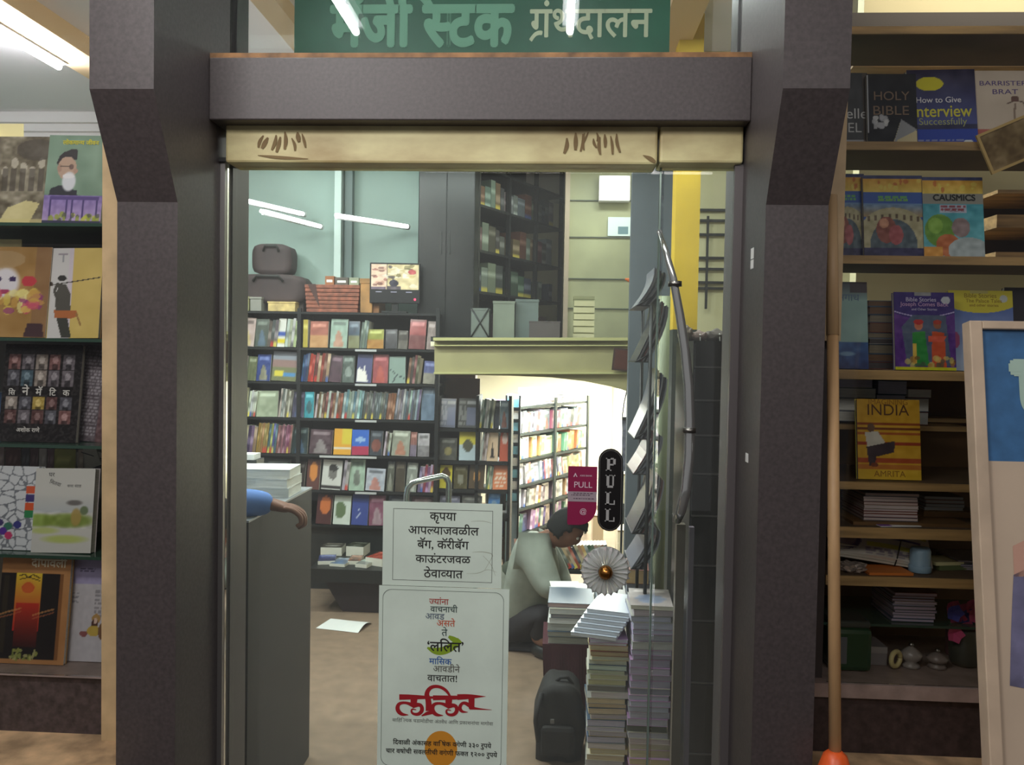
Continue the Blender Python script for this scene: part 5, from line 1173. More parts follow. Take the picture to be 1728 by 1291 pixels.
# ---- low display table and platform in front
tb = thing('display_table', (at(640, 975, 4.8).x, 5.0, 0), 'low black display table with a tapered base, spread with books', 'table')
zt0 = at(600, 962, 4.8).z; zt1 = at(600, 984, 4.8).z
tx0, tx1 = at(520, 970, 4.8).x, at(745, 970, 4.8).x
lb('top', (tx0, tx1, 4.8, 5.28, zt1, zt0), M_BLACK, tb)
pa = [(at(545, 985, 4.88).x, zt1), (tx1, zt1), (tx1, 0), (at(578, 1040, 4.88).x, 0)]
ob = MB().prism([(x - tb.location.x, z) for x, z in pa], 'y', -.12, .2).build('tapered_base', mat('base_brown', (48, 38, 42), .6), tb)
zz0 = zt0 + .001
for k, (x0, x1, Y, d, c, rz, th) in enumerate(((532, 560, 4.9, .16, (60, 80, 140), 12, .02), (558, 585, 4.86, .15, (110, 140, 150), -8, .015), (585, 606, 4.92, .15, (150, 90, 70), 5, .02), (603, 624, 4.85, .14, (205, 200, 205), -14, .02), (622, 655, 4.9, .16, (196, 84, 44), -22, .045), (660, 700, 4.88, .16, (90, 90, 120), 6, .02), (540, 575, 5.12, .13, (90, 84, 70), 3, .05), (585, 615, 5.12, .13, (76, 70, 66), -6, .06), (700, 738, 4.9, .16, (160, 140, 100), 5, .02))):
    A, Bq = at(x0, 960, Y).x, at(x1, 960, Y).x
    SEED[0] += 1; o = thing('book', ((A + Bq) / 2, Y + d / 2, zz0), '%s book flat on the low display table, %s from its open end' % (cname(c), ORD(k + 1)), 'book', 'books on the low display table', rz=R(rz))
    me = print_mesh(P_rand(c, SEED[0]), Bq - A, d, .002); me.materials.append(M_GLOSS); q = link('cover', me, o); q.rotation_euler = (-R(90), 0, 0); q.location = (0, -d / 2, th + .001)
    bx('page_block', (-(Bq - A) / 2, (Bq - A) / 2, -d / 2, d / 2, 0, th), M_PAGE, o)
# sheet of paper on the floor
p = at(595, 1060, 4.75); t = thing('paper_sheet', (at(590, 1062, 4.75).x, 4.62, .002), 'white sheet of paper lying on the floor by the low display table', 'paper', rz=R(-12)); 
b = bmesh.new(); N = 8
V = [[b.verts.new((-.13 + .26 * i / N, -.09 + .18 * j / N, .012 * max(0, (i / N - .55)) * math.sin(3 * j / N) * 4 + .001)) for j in range(N + 1)] for i in range(N + 1)]
for i in range(N):
    for j in range(N): b.faces.new((V[i][j], V[i + 1][j], V[i + 1][j + 1], V[i][j + 1]))
me = bpy.data.meshes.new('sheet'); b.to_mesh(me); b.free(); me.materials.append(M_PAPER); link('sheet', me, t)

# ---- middle bookcase under the loft
YM = 5.36
mx0, mx1 = at(739, 750, YM).x, at(860, 750, YM).x
mid_ = thing('middle_bookcase', ((mx0 + mx1) / 2, YM + .13, 0), 'black bookcase of face-out magazines under the loft beside the wide wall bookcase', 'bookcase')
MR = {}
for y in (723, 778, 826, 872):
    z = at(795, y, YM).z; MR[y] = z; lb('shelf', (mx0, mx1, YM - .01, YM + .25, z - .022, z), M_BLACK, mid_)
for x in (739, 805, 860):
    xx = at(x, 750, YM).x; lb('post', (xx - .01, xx + .01, YM - .01, YM + .25, 0, at(x, 668, YM).z), M_BLACK, mid_)
lb('back_panel', (mx0, at(803, 700, YM).x, YM + .255, YM + .265, 0, at(770, 640, YM).z), mat('dim_brown', (70, 54, 52), .7), mid_)
gM = 'books and magazines on the middle bookcase'; wm = lambda s: 'the %s tier of the middle bookcase' % s
def P_mag(c):
    p = Pt(14, 18, c); p.dashes(.06, .1, .45, .95, 5, [min(255, x + 60) for x in c], 3, .9, .7); p.rect(.5, .3, .95, .9, (130, 136, 170), .8); p.rect(.5, .08, .95, .22, (200, 200, 205), .8); return p
row([('c', 741, 768, 673, P_mag((112, 116, 138))), ('c', 772, 803, 673, P_mag((84, 84, 84))), ('s', 808, 831, 672, [(200, 204, 200), (70, 74, 72), (190, 200, 196)], 6), ('c', 832, 842, 676, (60, 60, 72)), ('c', 843, 858, 676, (146, 160, 186))], 723, YM, wm('top'), gM, MR[723])
row([('c', 741, 770, 740, (92, 70, 66)), ('c', 774, 804, 728, Pt(12, 16, (214, 200, 66)).rect(0, .45, 1, 1, (180, 196, 205)).ell(.5, .5, .3, .2, (80, 80, 60))), ('s', 809, 820, 728, [(214, 210, 200), (120, 110, 100)], 3), ('c', 821, 840, 726, Pt(12, 16, (226, 196, 166)).poly([(.3, .9), (.5, .4), (.7, .9)], (50, 46, 44))), ('c', 842, 858, 724, Pt(12, 16, (196, 92, 66)).ell(.5, .3, .3, .2, (220, 190, 180)))], 778, YM, wm('second'), gM, MR[778])
row([('c', 741, 762, 786, Pt(12, 16, (204, 190, 56)).ell(.5, .4, .35, .3, (92, 66, 40))), ('c', 765, 788, 786, (88, 88, 46)), ('c', 790, 816, 784, Pt(12, 16, (88, 72, 54)).ell(.5, .5, .25, .25, (206, 150, 90))), ('s', 819, 829, 784, [(110, 130, 96), (190, 190, 180)], 3), ('c', 831, 857, 780, Pt(12, 16, (212, 130, 92)).dashes(.1, .4, .9, .95, 5, (236, 226, 210), 3))], 826, YM, wm('third'), gM, MR[826])
row([('c', 741, 775, 838, (120, 110, 130)), ('c', 778, 812, 838, (92, 96, 90)), ('c', 822, 842, 832, (60, 110, 180))], 872, YM, wm('lowest'), gM, MR[872])

# ---- long bookcase set at an angle in the bright alcove
A0 = at(872, 750, 6.2); A1 = at(990, 750, 7.3)
dirv = Vector((A1.x - A0.x, A1.y - A0.y, 0)); Ls = dirv.length; dirv.normalize(); nrm = Vector((-dirv.y, dirv.x, 0)); ang = math.atan2(dirv.y, dirv.x)
al = thing('alcove_bookcase', (A0.x, A0.y, 0), 'long steel bookcase running back into the bright alcove', 'bookcase', rz=ang)
zA = [at(872, y, 6.2).z for y in (687, 733, 778, 822, 862, 905, 950)]
msh = mat('thin_steel_shelf', (34, 42, 40), .5)
for z in zA: bx('shelf', (0, Ls, 0, .25, z - .018, z), msh, al)
for s_ in (0, .5, 1):
    for yy in (0, .25): bx('post', (Ls * s_ - .016, Ls * s_ + .016, yy - .012, yy, 0, zA[0] + .05), msh, al)
bx('back_panel', (0, Ls, .26, .27, 0, zA[0]), mat('pale_back', (210, 205, 195), .7), al)
palettes = [[(226, 226, 226), (180, 186, 200), (120, 130, 140), (236, 236, 230), (70, 60, 70), (150, 196, 190), (170, 90, 100)],
            [(236, 206, 110), (236, 236, 220), (226, 232, 200), (120, 180, 150), (230, 226, 200), (236, 150, 90)],
            [(230, 226, 236), (160, 60, 70), (190, 205, 220), (226, 220, 150), (60, 56, 120), (236, 232, 220), (220, 160, 120)],
            [(210, 196, 206), (236, 236, 236), (92, 80, 80), (205, 200, 190), (160, 120, 90)],
            [(176, 130, 180), (236, 230, 210), (60, 110, 90), (210, 196, 190), (70, 60, 110)],
            [(190, 170, 150), (90, 70, 66), (200, 190, 186)]]
tn = ['top', 'second', 'third', 'fourth', 'fifth', 'lowest']
for k, pal in enumerate(palettes):
    z = zA[k + 1]; s_ = .03; n_ = 0; hgt = (zA[k] - z) - .03; r = random.Random(k + 40)
    while s_ < Ls - .05:
        face = r.random() < .16; c = r.choice(pal); h = hgt * r.uniform(.82, .97); wv_ = .11 if face else r.uniform(.02, .042); n_ += 1
        if face and s_ + wv_ > Ls - .03: break
        SEED[0] += 1; P = P_rand(c, SEED[0], not face)
        me = print_mesh(P, wv_ - .001, h, .012 if face else .15, edge=(226, 222, 212)); me.materials.append(M_PAINT)
        o = tag(link('alcove_book', me), '%s %s book, %s along the %s tier of the alcove bookcase' % ('face-out' if face else 'spine-out', cname(c), ORD(n_), tn[k]), 'book', 'books on the alcove bookcase')  # plain books of the alcove, of no particular sort
        tl = 0 if face else (8 if k != 2 else -9)
        q = A0 + dirv * (s_ + wv_ / 2) + nrm * (.09 if not face else .04); o.location = (q.x, q.y, z + .001 + abs(math.sin(R(tl))) * wv_ / 2); o.rotation_euler = (0, R(tl), ang)
        s_ += wv_ + (.012 if r.random() < .1 else 0)
# piles on its top, coloured rolls
s_ = .04; r = random.Random(9)
for k, (w_, n, c) in enumerate(((.14, 2, (190, 150, 196)), (.16, 4, (196, 220, 130)), (.2, 6, (236, 232, 236)), (.2, 5, (200, 206, 226)), (.2, 5, (230, 190, 170)), (.18, 3, (226, 224, 226)))):
    for j in range(n):
        q = A0 + dirv * (s_ + w_ / 2) + nrm * .12
        flat_book('book', q.x, q.y, zA[0] + .001 + j * .022, w_, .18, .021, (230, 228, 230), c if j == n - 1 else r.choice(palettes[0]), '%s book %s from top of the %s pile above the alcove bookcase' % (cname(c), ORD(n - j), ORD(k + 1)), 'books piled on top of the alcove bookcase', rz=ang + R(r.uniform(-6, 6)))
    s_ += w_ + .02
# end cubbies facing the door
cb = thing('card_rack', (at(864, 750, 6.0).x, 6.05, 0), 'narrow rack of pale blue cards at the near end of the alcove bookcase', 'rack')
cw = (at(876, 750, 6.0).x - at(853, 750, 6.0).x)
zt3 = at(864, 668, 6.0).z
bx('back', (-cw / 2, cw / 2, .04, .05, 0, zt3), mat('rack_blue', (150, 176, 190), .6), cb)
for k in range(9):
    z = at(864, 688 + k * 20, 6.0).z; bx('rail', (-cw / 2, cw / 2, 0, .04, z - .008, z), msh, cb)
    bx('card', (-cw / 2 + .01, cw / 2 - .01, .01, .014, z, z + .06), mat('card_%s' % ('white' if k % 2 else 'sky'), (220, 226, 230) if k % 2 else (130, 196, 226), .6), cb)
for s_ in (-1, 1): bx('post', (s_ * cw / 2 - .006, s_ * cw / 2 + .006, 0, .05, 0, zt3), M_BLACK, cb)

# ---- loft: glazed cabinet, cluttered racks, cream panels
zf = zl + .001
g1, g2, _, gz = rect(706, 298, 800, 560, 5.45)
lc = thing('loft_cabinet', ((g1 + g2) / 2, 5.58, zf), 'dark glazed cabinet standing on the loft', 'cabinet')
lb('carcass', (g1, g2, 5.46, 5.74, zf, 3.1), M_DARK, lc)
for k in range(2):
    q0 = g1 + (g2 - g1) * k / 2; dd_ = bx('door', (q0 + .003 - lc.location.x, q0 + (g2 - g1) / 2 - .003 - lc.location.x, -.135, -.12, .01, 1.4), mat('cabinet_door', (38, 40, 40), .25), lc)
    bx('handle', (q0 + (.15 if k == 0 else .02) - lc.location.x, q0 + (.155 if k == 0 else .025) - lc.location.x, -.142, -.135, .55, .7), M_DARK, dd_)
# oblique racks of the loft
L0, L1 = at(808, 450, 5.86), at(948, 450, 7.0)
dv = Vector((L1.x - L0.x, L1.y - L0.y, 0)); LL = dv.length; dv.normalize(); a2 = math.atan2(dv.y, dv.x)
lr = thing('loft_rack', (L0.x, L0.y, zf), 'dark open rack of old volumes running back along the loft', 'rack', rz=a2)
zz4 = [at(808, y, 5.86).z - zf for y in (282, 348, 425, 495)]
for z in zz4 + [.0]: bx('shelf', (0, LL, 0, .35, z, z + .018), M_DARK, lr)
for s_ in (0, .33, .66, 1): bx('post', (LL * s_ - .012, LL * s_ + .012, 0, .03, 0, 3.14 - zf), M_DARK, lr)
bx('back_panel', (0, LL, .36, .37, 0, 3.14 - zf), mat('loft_back', (60, 62, 60), .7), lr)
ld = [(86, 94, 84), (110, 62, 56), (140, 144, 136), (96, 92, 86), (130, 100, 74), (120, 130, 126), (80, 84, 84)]
levels_ = sorted(zz4 + [.018]); r = random.Random(31); nm4 = ['lowest', 'second', 'third', 'upper', 'topmost']
for k, z in enumerate(levels_[:4]):
    s_ = .03; n_ = 0; up_ = levels_[k + 1] - z - .06
    while s_ < LL - .12:
        n_ += 1; c = r.choice(ld); wv_ = r.uniform(.05, .11); h = min(up_, r.uniform(.14, .22))
        if r.random() < .18: s_ += .12; continue
        SEED[0] += 1; me = print_mesh(P_rand(c, SEED[0], True), wv_, h, .2); me.materials.append(M_PAINT)
        o = tag(link('ledger', me), '%s old volume, %s along the %s shelf of the loft rack' % (cname(c), ORD(n_), nm4[k]), 'book', 'old volumes on the loft rack')
        q = Vector((L0.x, L0.y, 0)) + dv * (s_ + wv_ / 2) + Vector((-dv.y, dv.x, 0)) * .14
        o.location = (q.x, q.y, zf + z + (.019 if k else .001)); o.rotation_euler = (0, 0, a2); s_ += wv_ + .004
# cartons at the foot of the loft rack
for k, (x0, y0, x1, Y, c, lab) in enumerate(((795, 520, 825, 5.12, (110, 118, 112), 'crossed crate at the loft edge beside the dark cabinet'), (832, 508, 868, 5.15, (126, 134, 120), 'pale green carton at the loft edge'), (870, 505, 908, 5.2, (106, 118, 114), 'grey green carton beside the pale green one on the loft'), (893, 542, 945, 5.12, (84, 76, 76), 'low dark carton at the loft edge'), (968, 500, 1002, 5.2, (152, 152, 112), 'stack-like olive file box near the cream loft panel'))):
    A, Bq, z0, z1 = rect(x0, y0, x1, 566, Y); t = thing('carton', ((A + Bq) / 2, Y, zf), lab, 'box'); W = Bq - A; Hh = z1 - zf
    mm = mat('loft_carton_%d' % k, c, .6, noise=.1, scale=6); bx('body', (-W / 2, W / 2, 0, .12, 0, Hh * .93), mm, t); bx('lid', (-W / 2 - .003, W / 2 + .003, -.003, .123, Hh * .93, Hh), mm, t)
    if k == 0:
        MB().tube([(-W / 2, -.003, 0), (W / 2, -.003, Hh)], .005, n=6).tube([(W / 2, -.003, 0), (-W / 2, -.003, Hh)], .005, n=6).build('cross_brace', M_DARK, t)
    if k == 4:
        for j in range(6): bx('sheaf', (-W / 2 - .002 + .004 * (j % 2), W / 2 + .004, -.008, 0, Hh * j / 6.5, Hh * (j + .8) / 6.5), M_WALL, t)
# cream panels of the loft end wall with a beam light
YW = 6.3
struct(bx('wall_loft', (at(955, 450, YW).x, at(1090, 450, YW).x, YW, YW + .08, zl, 3.15), mat('loft_cream', (176, 176, 140), .5, noise=.1, scale=3)))
tp = MB()
for y in (338, 400, 470, 520): q0, q1 = at(955, y, YW - .01), at(1078, y, YW - .01); tp.box(q0.x, q1.x, YW - .012, YW, q0.z - .004, q0.z + .004)
struct(tp.build('trim_14', mat('panel_joint', (92, 96, 84), .6)))
q = at(956, 450, YW); struct(bx('trim_15', (q.x - .02, q.x + .015, YW - .05, YW, zl, 3.15), mat('pinkish_batten', (190, 170, 150), .5)))
q = at(1073, 450, YW - .3); struct(bx('trim_16', (q.x - .012, q.x + .012, YW - .3, YW - .27, zl, at(1073, 360, YW - .3).z), M_WALL))
A, Bq, z0, z1 = rect(1014, 296, 1062, 334, YW - .15)
t = thing('panel_light', ((A + Bq) / 2, YW - .1, z0), 'square lit lamp high on the cream loft wall', 'lamp'); W, Hh = Bq - A, z1 - z0
bx('housing', (-W / 2 - .01, W / 2 + .01, 0, .08, -.01, Hh + .01), M_WHITE, t); bx('diffuser', (-W / 2, W / 2, -.006, 0, 0, Hh), mat('lit_panel', (250, 255, 250), .5, emit=4), t)
A, Bq, z0, z1 = rect(1026, 366, 1069, 398, YW - .03)
t = thing('notice_card', ((A + Bq) / 2, YW - .016, z0), 'pale blue white card pinned on the cream loft wall below the lamp', 'card'); W, Hh = Bq - A, z1 - z0
bx('sheet', (-W / 2, W / 2, -.003, 0, 0, Hh), mat('pale_card', (226, 240, 240), .5), t); bx('dark_print', (-W * .1, W * .3, -.004, -.003, Hh * .1, Hh * .5), mat('dull_blue', (110, 140, 150), .6), t)
q = at(1070, 474, 5.6); t = thing('cloth', (q.x, 5.6, q.z), 'orange cloth knotted on a loft upright', 'cloth'); MB().tube([(-.06, 0, .012), (-.02, 0, .0), (.02, 0, .004), (.05, 0, -.012)], [.006, .018, .016, .006], n=8).build('folds', mat('orange_cloth', (220, 110, 40), .7), t); MB().tube([(.0, 0, -.02), (0, .0, .02)], .012, n=8).build('knot', MATS['orange_cloth'], t)
# framed picture on the loft band, cable
A, Bq, z0, z1 = rect(1033, 588, 1066, 626, 4.93)
t = thing('picture_frame', ((A + Bq) / 2, 4.95, z0), 'small dark brown framed picture hanging on the loft band', 'picture', ry=R(5)); W, Hh = Bq - A, z1 - z0
bx('frame', (-W / 2, W / 2, 0, .02, 0, Hh), mat('dark_brown_frame', (62, 40, 34), .5), t); bx('picture', (-W / 2 + .01, W / 2 - .01, -.002, 0, .01, Hh - .01), mat('maroon_picture', (84, 48, 40), .3), t)
t = thing('cable', at(1060, 645, 4.9), 'thin black cable hanging below the loft band', 'cable'); c0 = at(1060, 645, 4.9)
MB().tube([at(x, y, 4.9) - c0 for x, y in ((1066, 628), (1060, 650), (1053, 680), (1050, 705), (1051, 725), (1054, 728))], .004, n=6).build('wire', M_BLACK, t)

# ---- yellow post, grille, black drawer rack
A, Bq, z0, z1 = rect(1139, 250, 1180, 556, 3.9)
zy = at(1160, 556, 3.9).z
struct(MB().box(A, Bq, 3.9, 4.02, zy, 3.14).build('column', M_YEL)); struct(MB().box(A, Bq, 3.9, 4.02, 0, zy - .001).build('column', mat('dark_post_foot', (58, 62, 58), .5)))
struct(bx('wall_grille', (at(1176, 400, 4.4).x, 1.6, 4.4, 4.44, 0, 3.15), M_WALL))
gr = thing('window_grille', (at(1210, 430, 4.3).x, 4.392, at(1210, 520, 4.3).z), 'black horizontal bar grille on the cream wall beside the yellow post', 'grille')
for y in (351, 369, 393, 433, 452, 475, 485):
    q = at(1210, y, 4.33); bx('bar', (-.11, .2, -.008, .008, q.z - gr.location.z - .006, q.z - gr.location.z + .006), M_BLACK, gr)
q = at(1197, 400, 4.33); bx('upright', (q.x - gr.location.x - .006, q.x - gr.location.x + .006, -.016, -.008, 0, at(1197, 360, 4.3).z - gr.location.z), M_BLACK, gr)
A, Bq, z0, z1 = rect(1163, 578, 1240, 1290, 2.75)
dr = thing('drawer_rack', ((A + Bq) / 2 + .1, 2.75, 0), 'tall black rack of drawers behind the side pane', 'rack'); W = Bq - A + .2
zt5 = at(1195, 575, 2.75).z; bx('carcass', (-W / 2, W / 2, .012, .4, 0, zt5), mat('rack_black', (22, 22, 24), .35), dr)
ys = [578, 622, 678, 737, 802, 873, 957, 1050, 1155, 1275]
for y0, y1 in zip(ys, ys[1:]):
    q1, q0 = at(1195, y0, 2.75).z, at(1195, y1, 2.75).z; d_ = bx('drawer', (-W / 2 + .004, W / 2 - .004, 0, .011, q0 + .004, q1 - .003), mat('drawer_black', (30, 29, 31), .3), dr)
    bx('lip', (-W / 2 + .004, W / 2 - .004, -.004, 0, q0 + .002, q0 + .007), mat('lip_grey', (84, 82, 84), .4), d_)
# clutter on the rack
for k, (px, hh, ww, c, lab) in enumerate(((1160, .05, .05, (110, 96, 84), 'tan bundle on the drawer rack under the yellow post'), (1182, .035, .07, (130, 110, 104), 'pinkish bundle on the drawer rack'), (1215, .04, .1, (92, 84, 78), 'brown bundle on the drawer rack near the side post'))):
    q = at(px, 560, 2.85); t = thing('bundle', (q.x, 2.9, zt5 + .001), lab, 'bundle'); b = bmesh.new(); bmesh.ops.create_icosphere(b, subdivisions=3, radius=1)
    for v in b.verts:
        f_ = 1 + .18 * math.sin(7 * v.co.x + k) * math.cos(6 * v.co.z); v.co = Vector((v.co.x * ww / 2 * f_, v.co.y * .05, max(0, (v.co.z + .8)) * hh / 1.8 * f_))
    me = bpy.data.meshes.new('wrap'); b.to_mesh(me); b.free(); me.materials.append(mat('bundle_%d' % k, c, .8)); link('wrap', me, t)
    MB().tube([(0, -.052, .0), (0, -.045, hh * .6), (0, 0, hh * 1.02)], .002, n=5).build('string', M_PAPER, t)
# pale pipe
q = at(1115, 760, 3.5); struct(MB().tube([(q.x, 3.5, 0), (q.x, 3.5, at(1115, 500, 3.5).z)], .026, n=16).build('pipe', M_PGREEN))
q = at(1160, 1100, 2.35); struct(MB().box(at(1137, 1100, 2.3).x, at(1152, 1100, 2.3).x, 2.3, 2.33, 0, at(1145, 885, 2.3).z).build('reflection_strip_1', mat('brown_reflection', (98, 88, 78), .4)))  # strip added to stand in for a reflection in the glass
struct(MB().box(at(1160, 1050, 2.3).x, at(1168, 1050, 2.3).x, 2.3, 2.32, .0, at(1165, 890, 2.3).z).build('reflection_strip_2', mat('lilac_reflection', (110, 100, 112), .4)))  # second strip added for the same reflection

# ---- magazine stand by the door
ms = thing('magazine_stand', (at(1086, 700, 3.1).x, 3.1, 0), 'wire magazine stand seen edge on beside the door edge', 'stand')
for yy in (0, .3): MB().tube([(.02, yy, 0), (.02, yy, 1.75)], .007, n=8).build('upright', M_BLACK, ms)
tiersm = [(470, 515, .02), (520, 610, .0), (640, 740, 0), (745, 800, .0), (815, 900, -.01), (905, 960, -.02)]
nmz = ['topmost', 'second', 'third', 'fourth', 'fifth', 'lowest']
for k, (yt, yb, dx) in enumerate(tiersm):
    z0, z1 = at(1086, yb, 3.1).z, at(1086, yt - 22, 3.1).z
    bx('pocket', (-.035, .02, 0, .3, z0 - .004, z0), M_BLACK, ms); MB().tube([(-.03, .0, z0), (.02, 0, z0 + .03)], .003, n=6).build('pocket_rail', M_BLACK, ms)
    for j in range(3):
        c = [(120, 122, 134), (74, 78, 90), (104, 106, 116), (96, 52, 50), (50, 52, 64)][(k + j * 2) % 5]
        o = thing('magazine', (ms.location.x - .034 + .018 * j, 3.1, z0 + .001), '%s magazine, %s one of the %s pocket of the wire stand' % (cname(c), ORD(j + 1), nmz[k]), 'magazine', 'magazines in the wire stand', rz=R(0), ry=R(8))
        b = MB(); n = 6; H_ = (z1 - z0) * (1 - .06 * j); pr = [(.035 * math.sin(math.pi * (i / n) * .7 - .25) + .01, H_ * i / n) for i in range(n + 1)]
        b.prism([(x + .004, z) for x, z in pr] + [(x, z) for x, z in pr[::-1]], 'y', 0, .27); b.build('cover', mat('mag_%s' % cname(c).replace(' ', '_'), c, .25), o)
        b = MB(); b.prism([(x + .0045 + .006, z * .98) for x, z in pr] + [(x + .0042, z * .98) for x, z in pr[::-1]], 'y', .004, .265); b.build('pages', mat('dull_pages', (150, 150, 156), .7), o)
# framed posters on the alcove wall behind the stand
A, Bq, z0, z1 = rect(1052, 706, 1082, 800, 4.6)
t = thing('poster', ((A + Bq) / 2, 4.7, z0), 'speckled grey poster beyond the wire stand', 'poster'); bx('sheet', (-(Bq - A) / 2, (Bq - A) / 2, 0, .006, 0, z1 - z0), mat('speckled_grey', (128, 128, 140), .5, noise=.4, scale=30), t); bx('top_batten', (-(Bq - A) / 2, (Bq - A) / 2, -.004, 0, z1 - z0 - .02, z1 - z0), M_INK, t)
for q in (-.04, .04): bx('stand_leg', (q - .006, q + .006, .006, .018, -z0, z1 - z0), M_BLACK, t)

# ---- tables and piles by the door
rs = random.Random(8)
A, Bq, z0, z1 = rect(918, 1088, 1002, 1250, 3.45)
Bq = at(1104, 1088, 3.45).x; ta = thing('cloth_table', ((A + Bq) / 2, 3.75, 0), 'low table under a maroon cloth, loaded with books', 'table'); W = Bq - A + .02; zt6 = at(960, 1088, 3.45).z
bx('top', (-W / 2, W / 2, -.3, -.01, zt6 - .02, zt6), mat('maroon_cloth', (72, 24, 36), .8), ta)
bm = bmesh.new(); N = 40; ring = []
for i in range(N + 1):
    x = -W / 2 + W * i / N; ring.append((bm.verts.new((x, -.302, zt6)), bm.verts.new((x * .94 + .006 * math.sin(i * 1.3), -.31 + .012 * math.sin(i * .9), .01))))
for p_, q_ in zip(ring, ring[1:]): bm.faces.new((p_[0], q_[0], q_[1], p_[1]))
for sgn in (-1, 1):
    a_, b_, c_, d_ = (sgn * W / 2, -.302, zt6), (sgn * W / 2, -.01, zt6), (sgn * W / 2 * .94, -.01, .01), (sgn * W / 2 * .94, -.31, .01); bm.faces.new([bm.verts.new(v) for v in (a_, b_, c_, d_)])
me = bpy.data.meshes.new('cloth_skirt'); bm.to_mesh(me); bm.free(); me.materials.append(MATS['maroon_cloth']); link('cloth_skirt', me, ta)
for sx in (-1, 1):
    for sy in (-.26, -.05): bx('leg', (sx * W * .4 - .015, sx * W * .4 + .015, sy - .015, sy + .015, 0, zt6 - .02), M_DARK, ta)
stack('paperback', 927, 1004, 1019, zt6 + .001, 3.45, .24, [(1, (176, 150, 150), (70, 66, 70)), (1.2, (216, 218, 216), (206, 206, 206)), (.8, (150, 146, 150), (90, 60, 80)), (1.2, (236, 236, 236), (226, 226, 226)), (1.6, (190, 190, 184), (150, 150, 146)), (1.1, (160, 156, 144), (90, 84, 70)), (1.6, (188, 186, 174), (160, 156, 146))], 'the pile beside the crouching man', 'paperbacks on the maroon table', rs, rot=2)
zf_top = at(1025, 1078, 3.0).z
mixA = [(.8, (196, 196, 210), (150, 150, 190)), (.6, (205, 205, 210), (110, 100, 140)), (1, (212, 196, 160), (206, 180, 120)), (.9, (180, 160, 120), (130, 100, 50))]
tA = mixA + [(rs.uniform(.8, 1.4), c, rs.choice([(190, 190, 190), (120, 120, 130), (160, 160, 90), (90, 90, 100)])) for c in [(196, 200, 176), (206, 208, 186), (190, 206, 190), (196, 204, 176), (190, 190, 150), (200, 196, 150), (120, 116, 110), (206, 196, 196), (206, 186, 150), (206, 182, 146), (210, 190, 160), (196, 184, 190), (186, 180, 200), (186, 182, 200), (190, 184, 196), (190, 186, 206), (206, 196, 196), (200, 190, 160), (196, 180, 150), (200, 196, 200), (196, 190, 196), (190, 184, 190), (196, 196, 190)]]
stack('paperback', 996, 1060, 1078, .001, 3.0, .22, tA, 'the floor pile below the opened magazines', 'paperbacks in the first floor pile', rs, rot=2.5)
tB = [(rs.uniform(.8, 1.3), c, rs.choice([(190, 190, 196), (110, 112, 130), (150, 150, 190), (100, 110, 90)])) for c in [(200, 186, 196), (186, 186, 210), (190, 190, 214), (186, 190, 214), (190, 190, 205), (196, 196, 196), (186, 186, 206), (190, 184, 210), (186, 180, 206), (184, 176, 200), (180, 176, 196), (186, 182, 210), (140, 140, 160), (184, 186, 206), (186, 190, 210), (180, 184, 206), (190, 190, 210), (186, 184, 200), (90, 96, 80), (190, 190, 206), (200, 186, 190), (196, 190, 170), (206, 196, 160), (206, 190, 150), (150, 110, 110), (190, 180, 200), (190, 186, 200), (196, 190, 196)]]
stack('paperback', 1066, 1134, 1030, .001, 2.95, .22, tB, 'the floor pile beside the door edge', 'paperbacks in the second floor pile', rs, rot=2.5)
zt7 = at(1100, 1030, 2.95).z; q = at(1103, 1020, 2.95)
o = thing('book', (q.x, 3.06, zt7 + .001), 'pictured book lying on top of the floor pile by the door edge', 'book', rz=R(-3)); me = print_mesh(P_rand((190, 160, 150), 991), .15, .22, .002); me.materials.append(M_PAINT); c_ = link('cover', me, o); c_.rotation_euler = (-R(90), 0, 0); c_.location = (0, -.11, .014); bx('page_block', (-.074, .074, -.109, .11, 0, .013), M_PAGE, o)
# thin magazines sliding forward off the first floor pile
q = at(1022, 1062, 3.0)
for k in range(6):
    o = thing('magazine', (q.x - .012 + .012 * k, 3.11 + .012 * k, zf_top + .002 + .014 * k), '%s magazine of the fanned pile on the first floor pile, %s from the top' % ('grey blue', ORD(6 - k)), 'magazine', 'fanned magazines on the floor pile', rz=R(-16)); bx('cover', (-.085, .085, -.12, .12, .0118, .0130), mat('grey_blue_cover', (170, 176, 190), .35), o); bx('pages', (-.084, .084, -.119, .119, 0, .0118), mat('cool_pages', (204, 206, 214), .7, noise=.1, scale=50, stretch=(.5, .5, 40)), o)
# leaning books on the maroon table, papers, cartons
zq = zt6 + .0
lv = at(1050, 1040, 3.35).z
stack('hardback', 1008, 1056, 1004, zt6 + .001, 3.46, .24, [(1, (196, 190, 190), (150, 150, 150)), (.7, (120, 116, 116), (70, 70, 76)), (1, (206, 206, 200), (100, 96, 96)), (1, (190, 190, 186), (130, 130, 130)), (1.2, (170, 170, 166), (90, 90, 90)), (1.2, (180, 180, 176), (90, 90, 90)), (1.2, (180, 180, 176), (90, 90, 90))], 'the pile behind the glass flower knob', 'hardbacks on the maroon table', rs, rot=4)
stack('hardback', 1060, 1100, 962, zt6 + .001, 3.47, .2, [(2, (206, 176, 130), (120, 70, 70)), (1, (150, 150, 160), (90, 100, 120)), (1, (196, 196, 200), (80, 80, 90)), (1.2, (190, 190, 196), (60, 60, 70)), (1.4, (180, 180, 176), (90, 90, 90)), (1.4, (190, 186, 176), (60, 60, 90)), (1.4, (200, 196, 190), (90, 60, 60)), (1.4, (180, 180, 190), (60, 90, 70))], 'the taller pile beside the pipe', 'hardbacks beside the pipe', rs, rot=5)
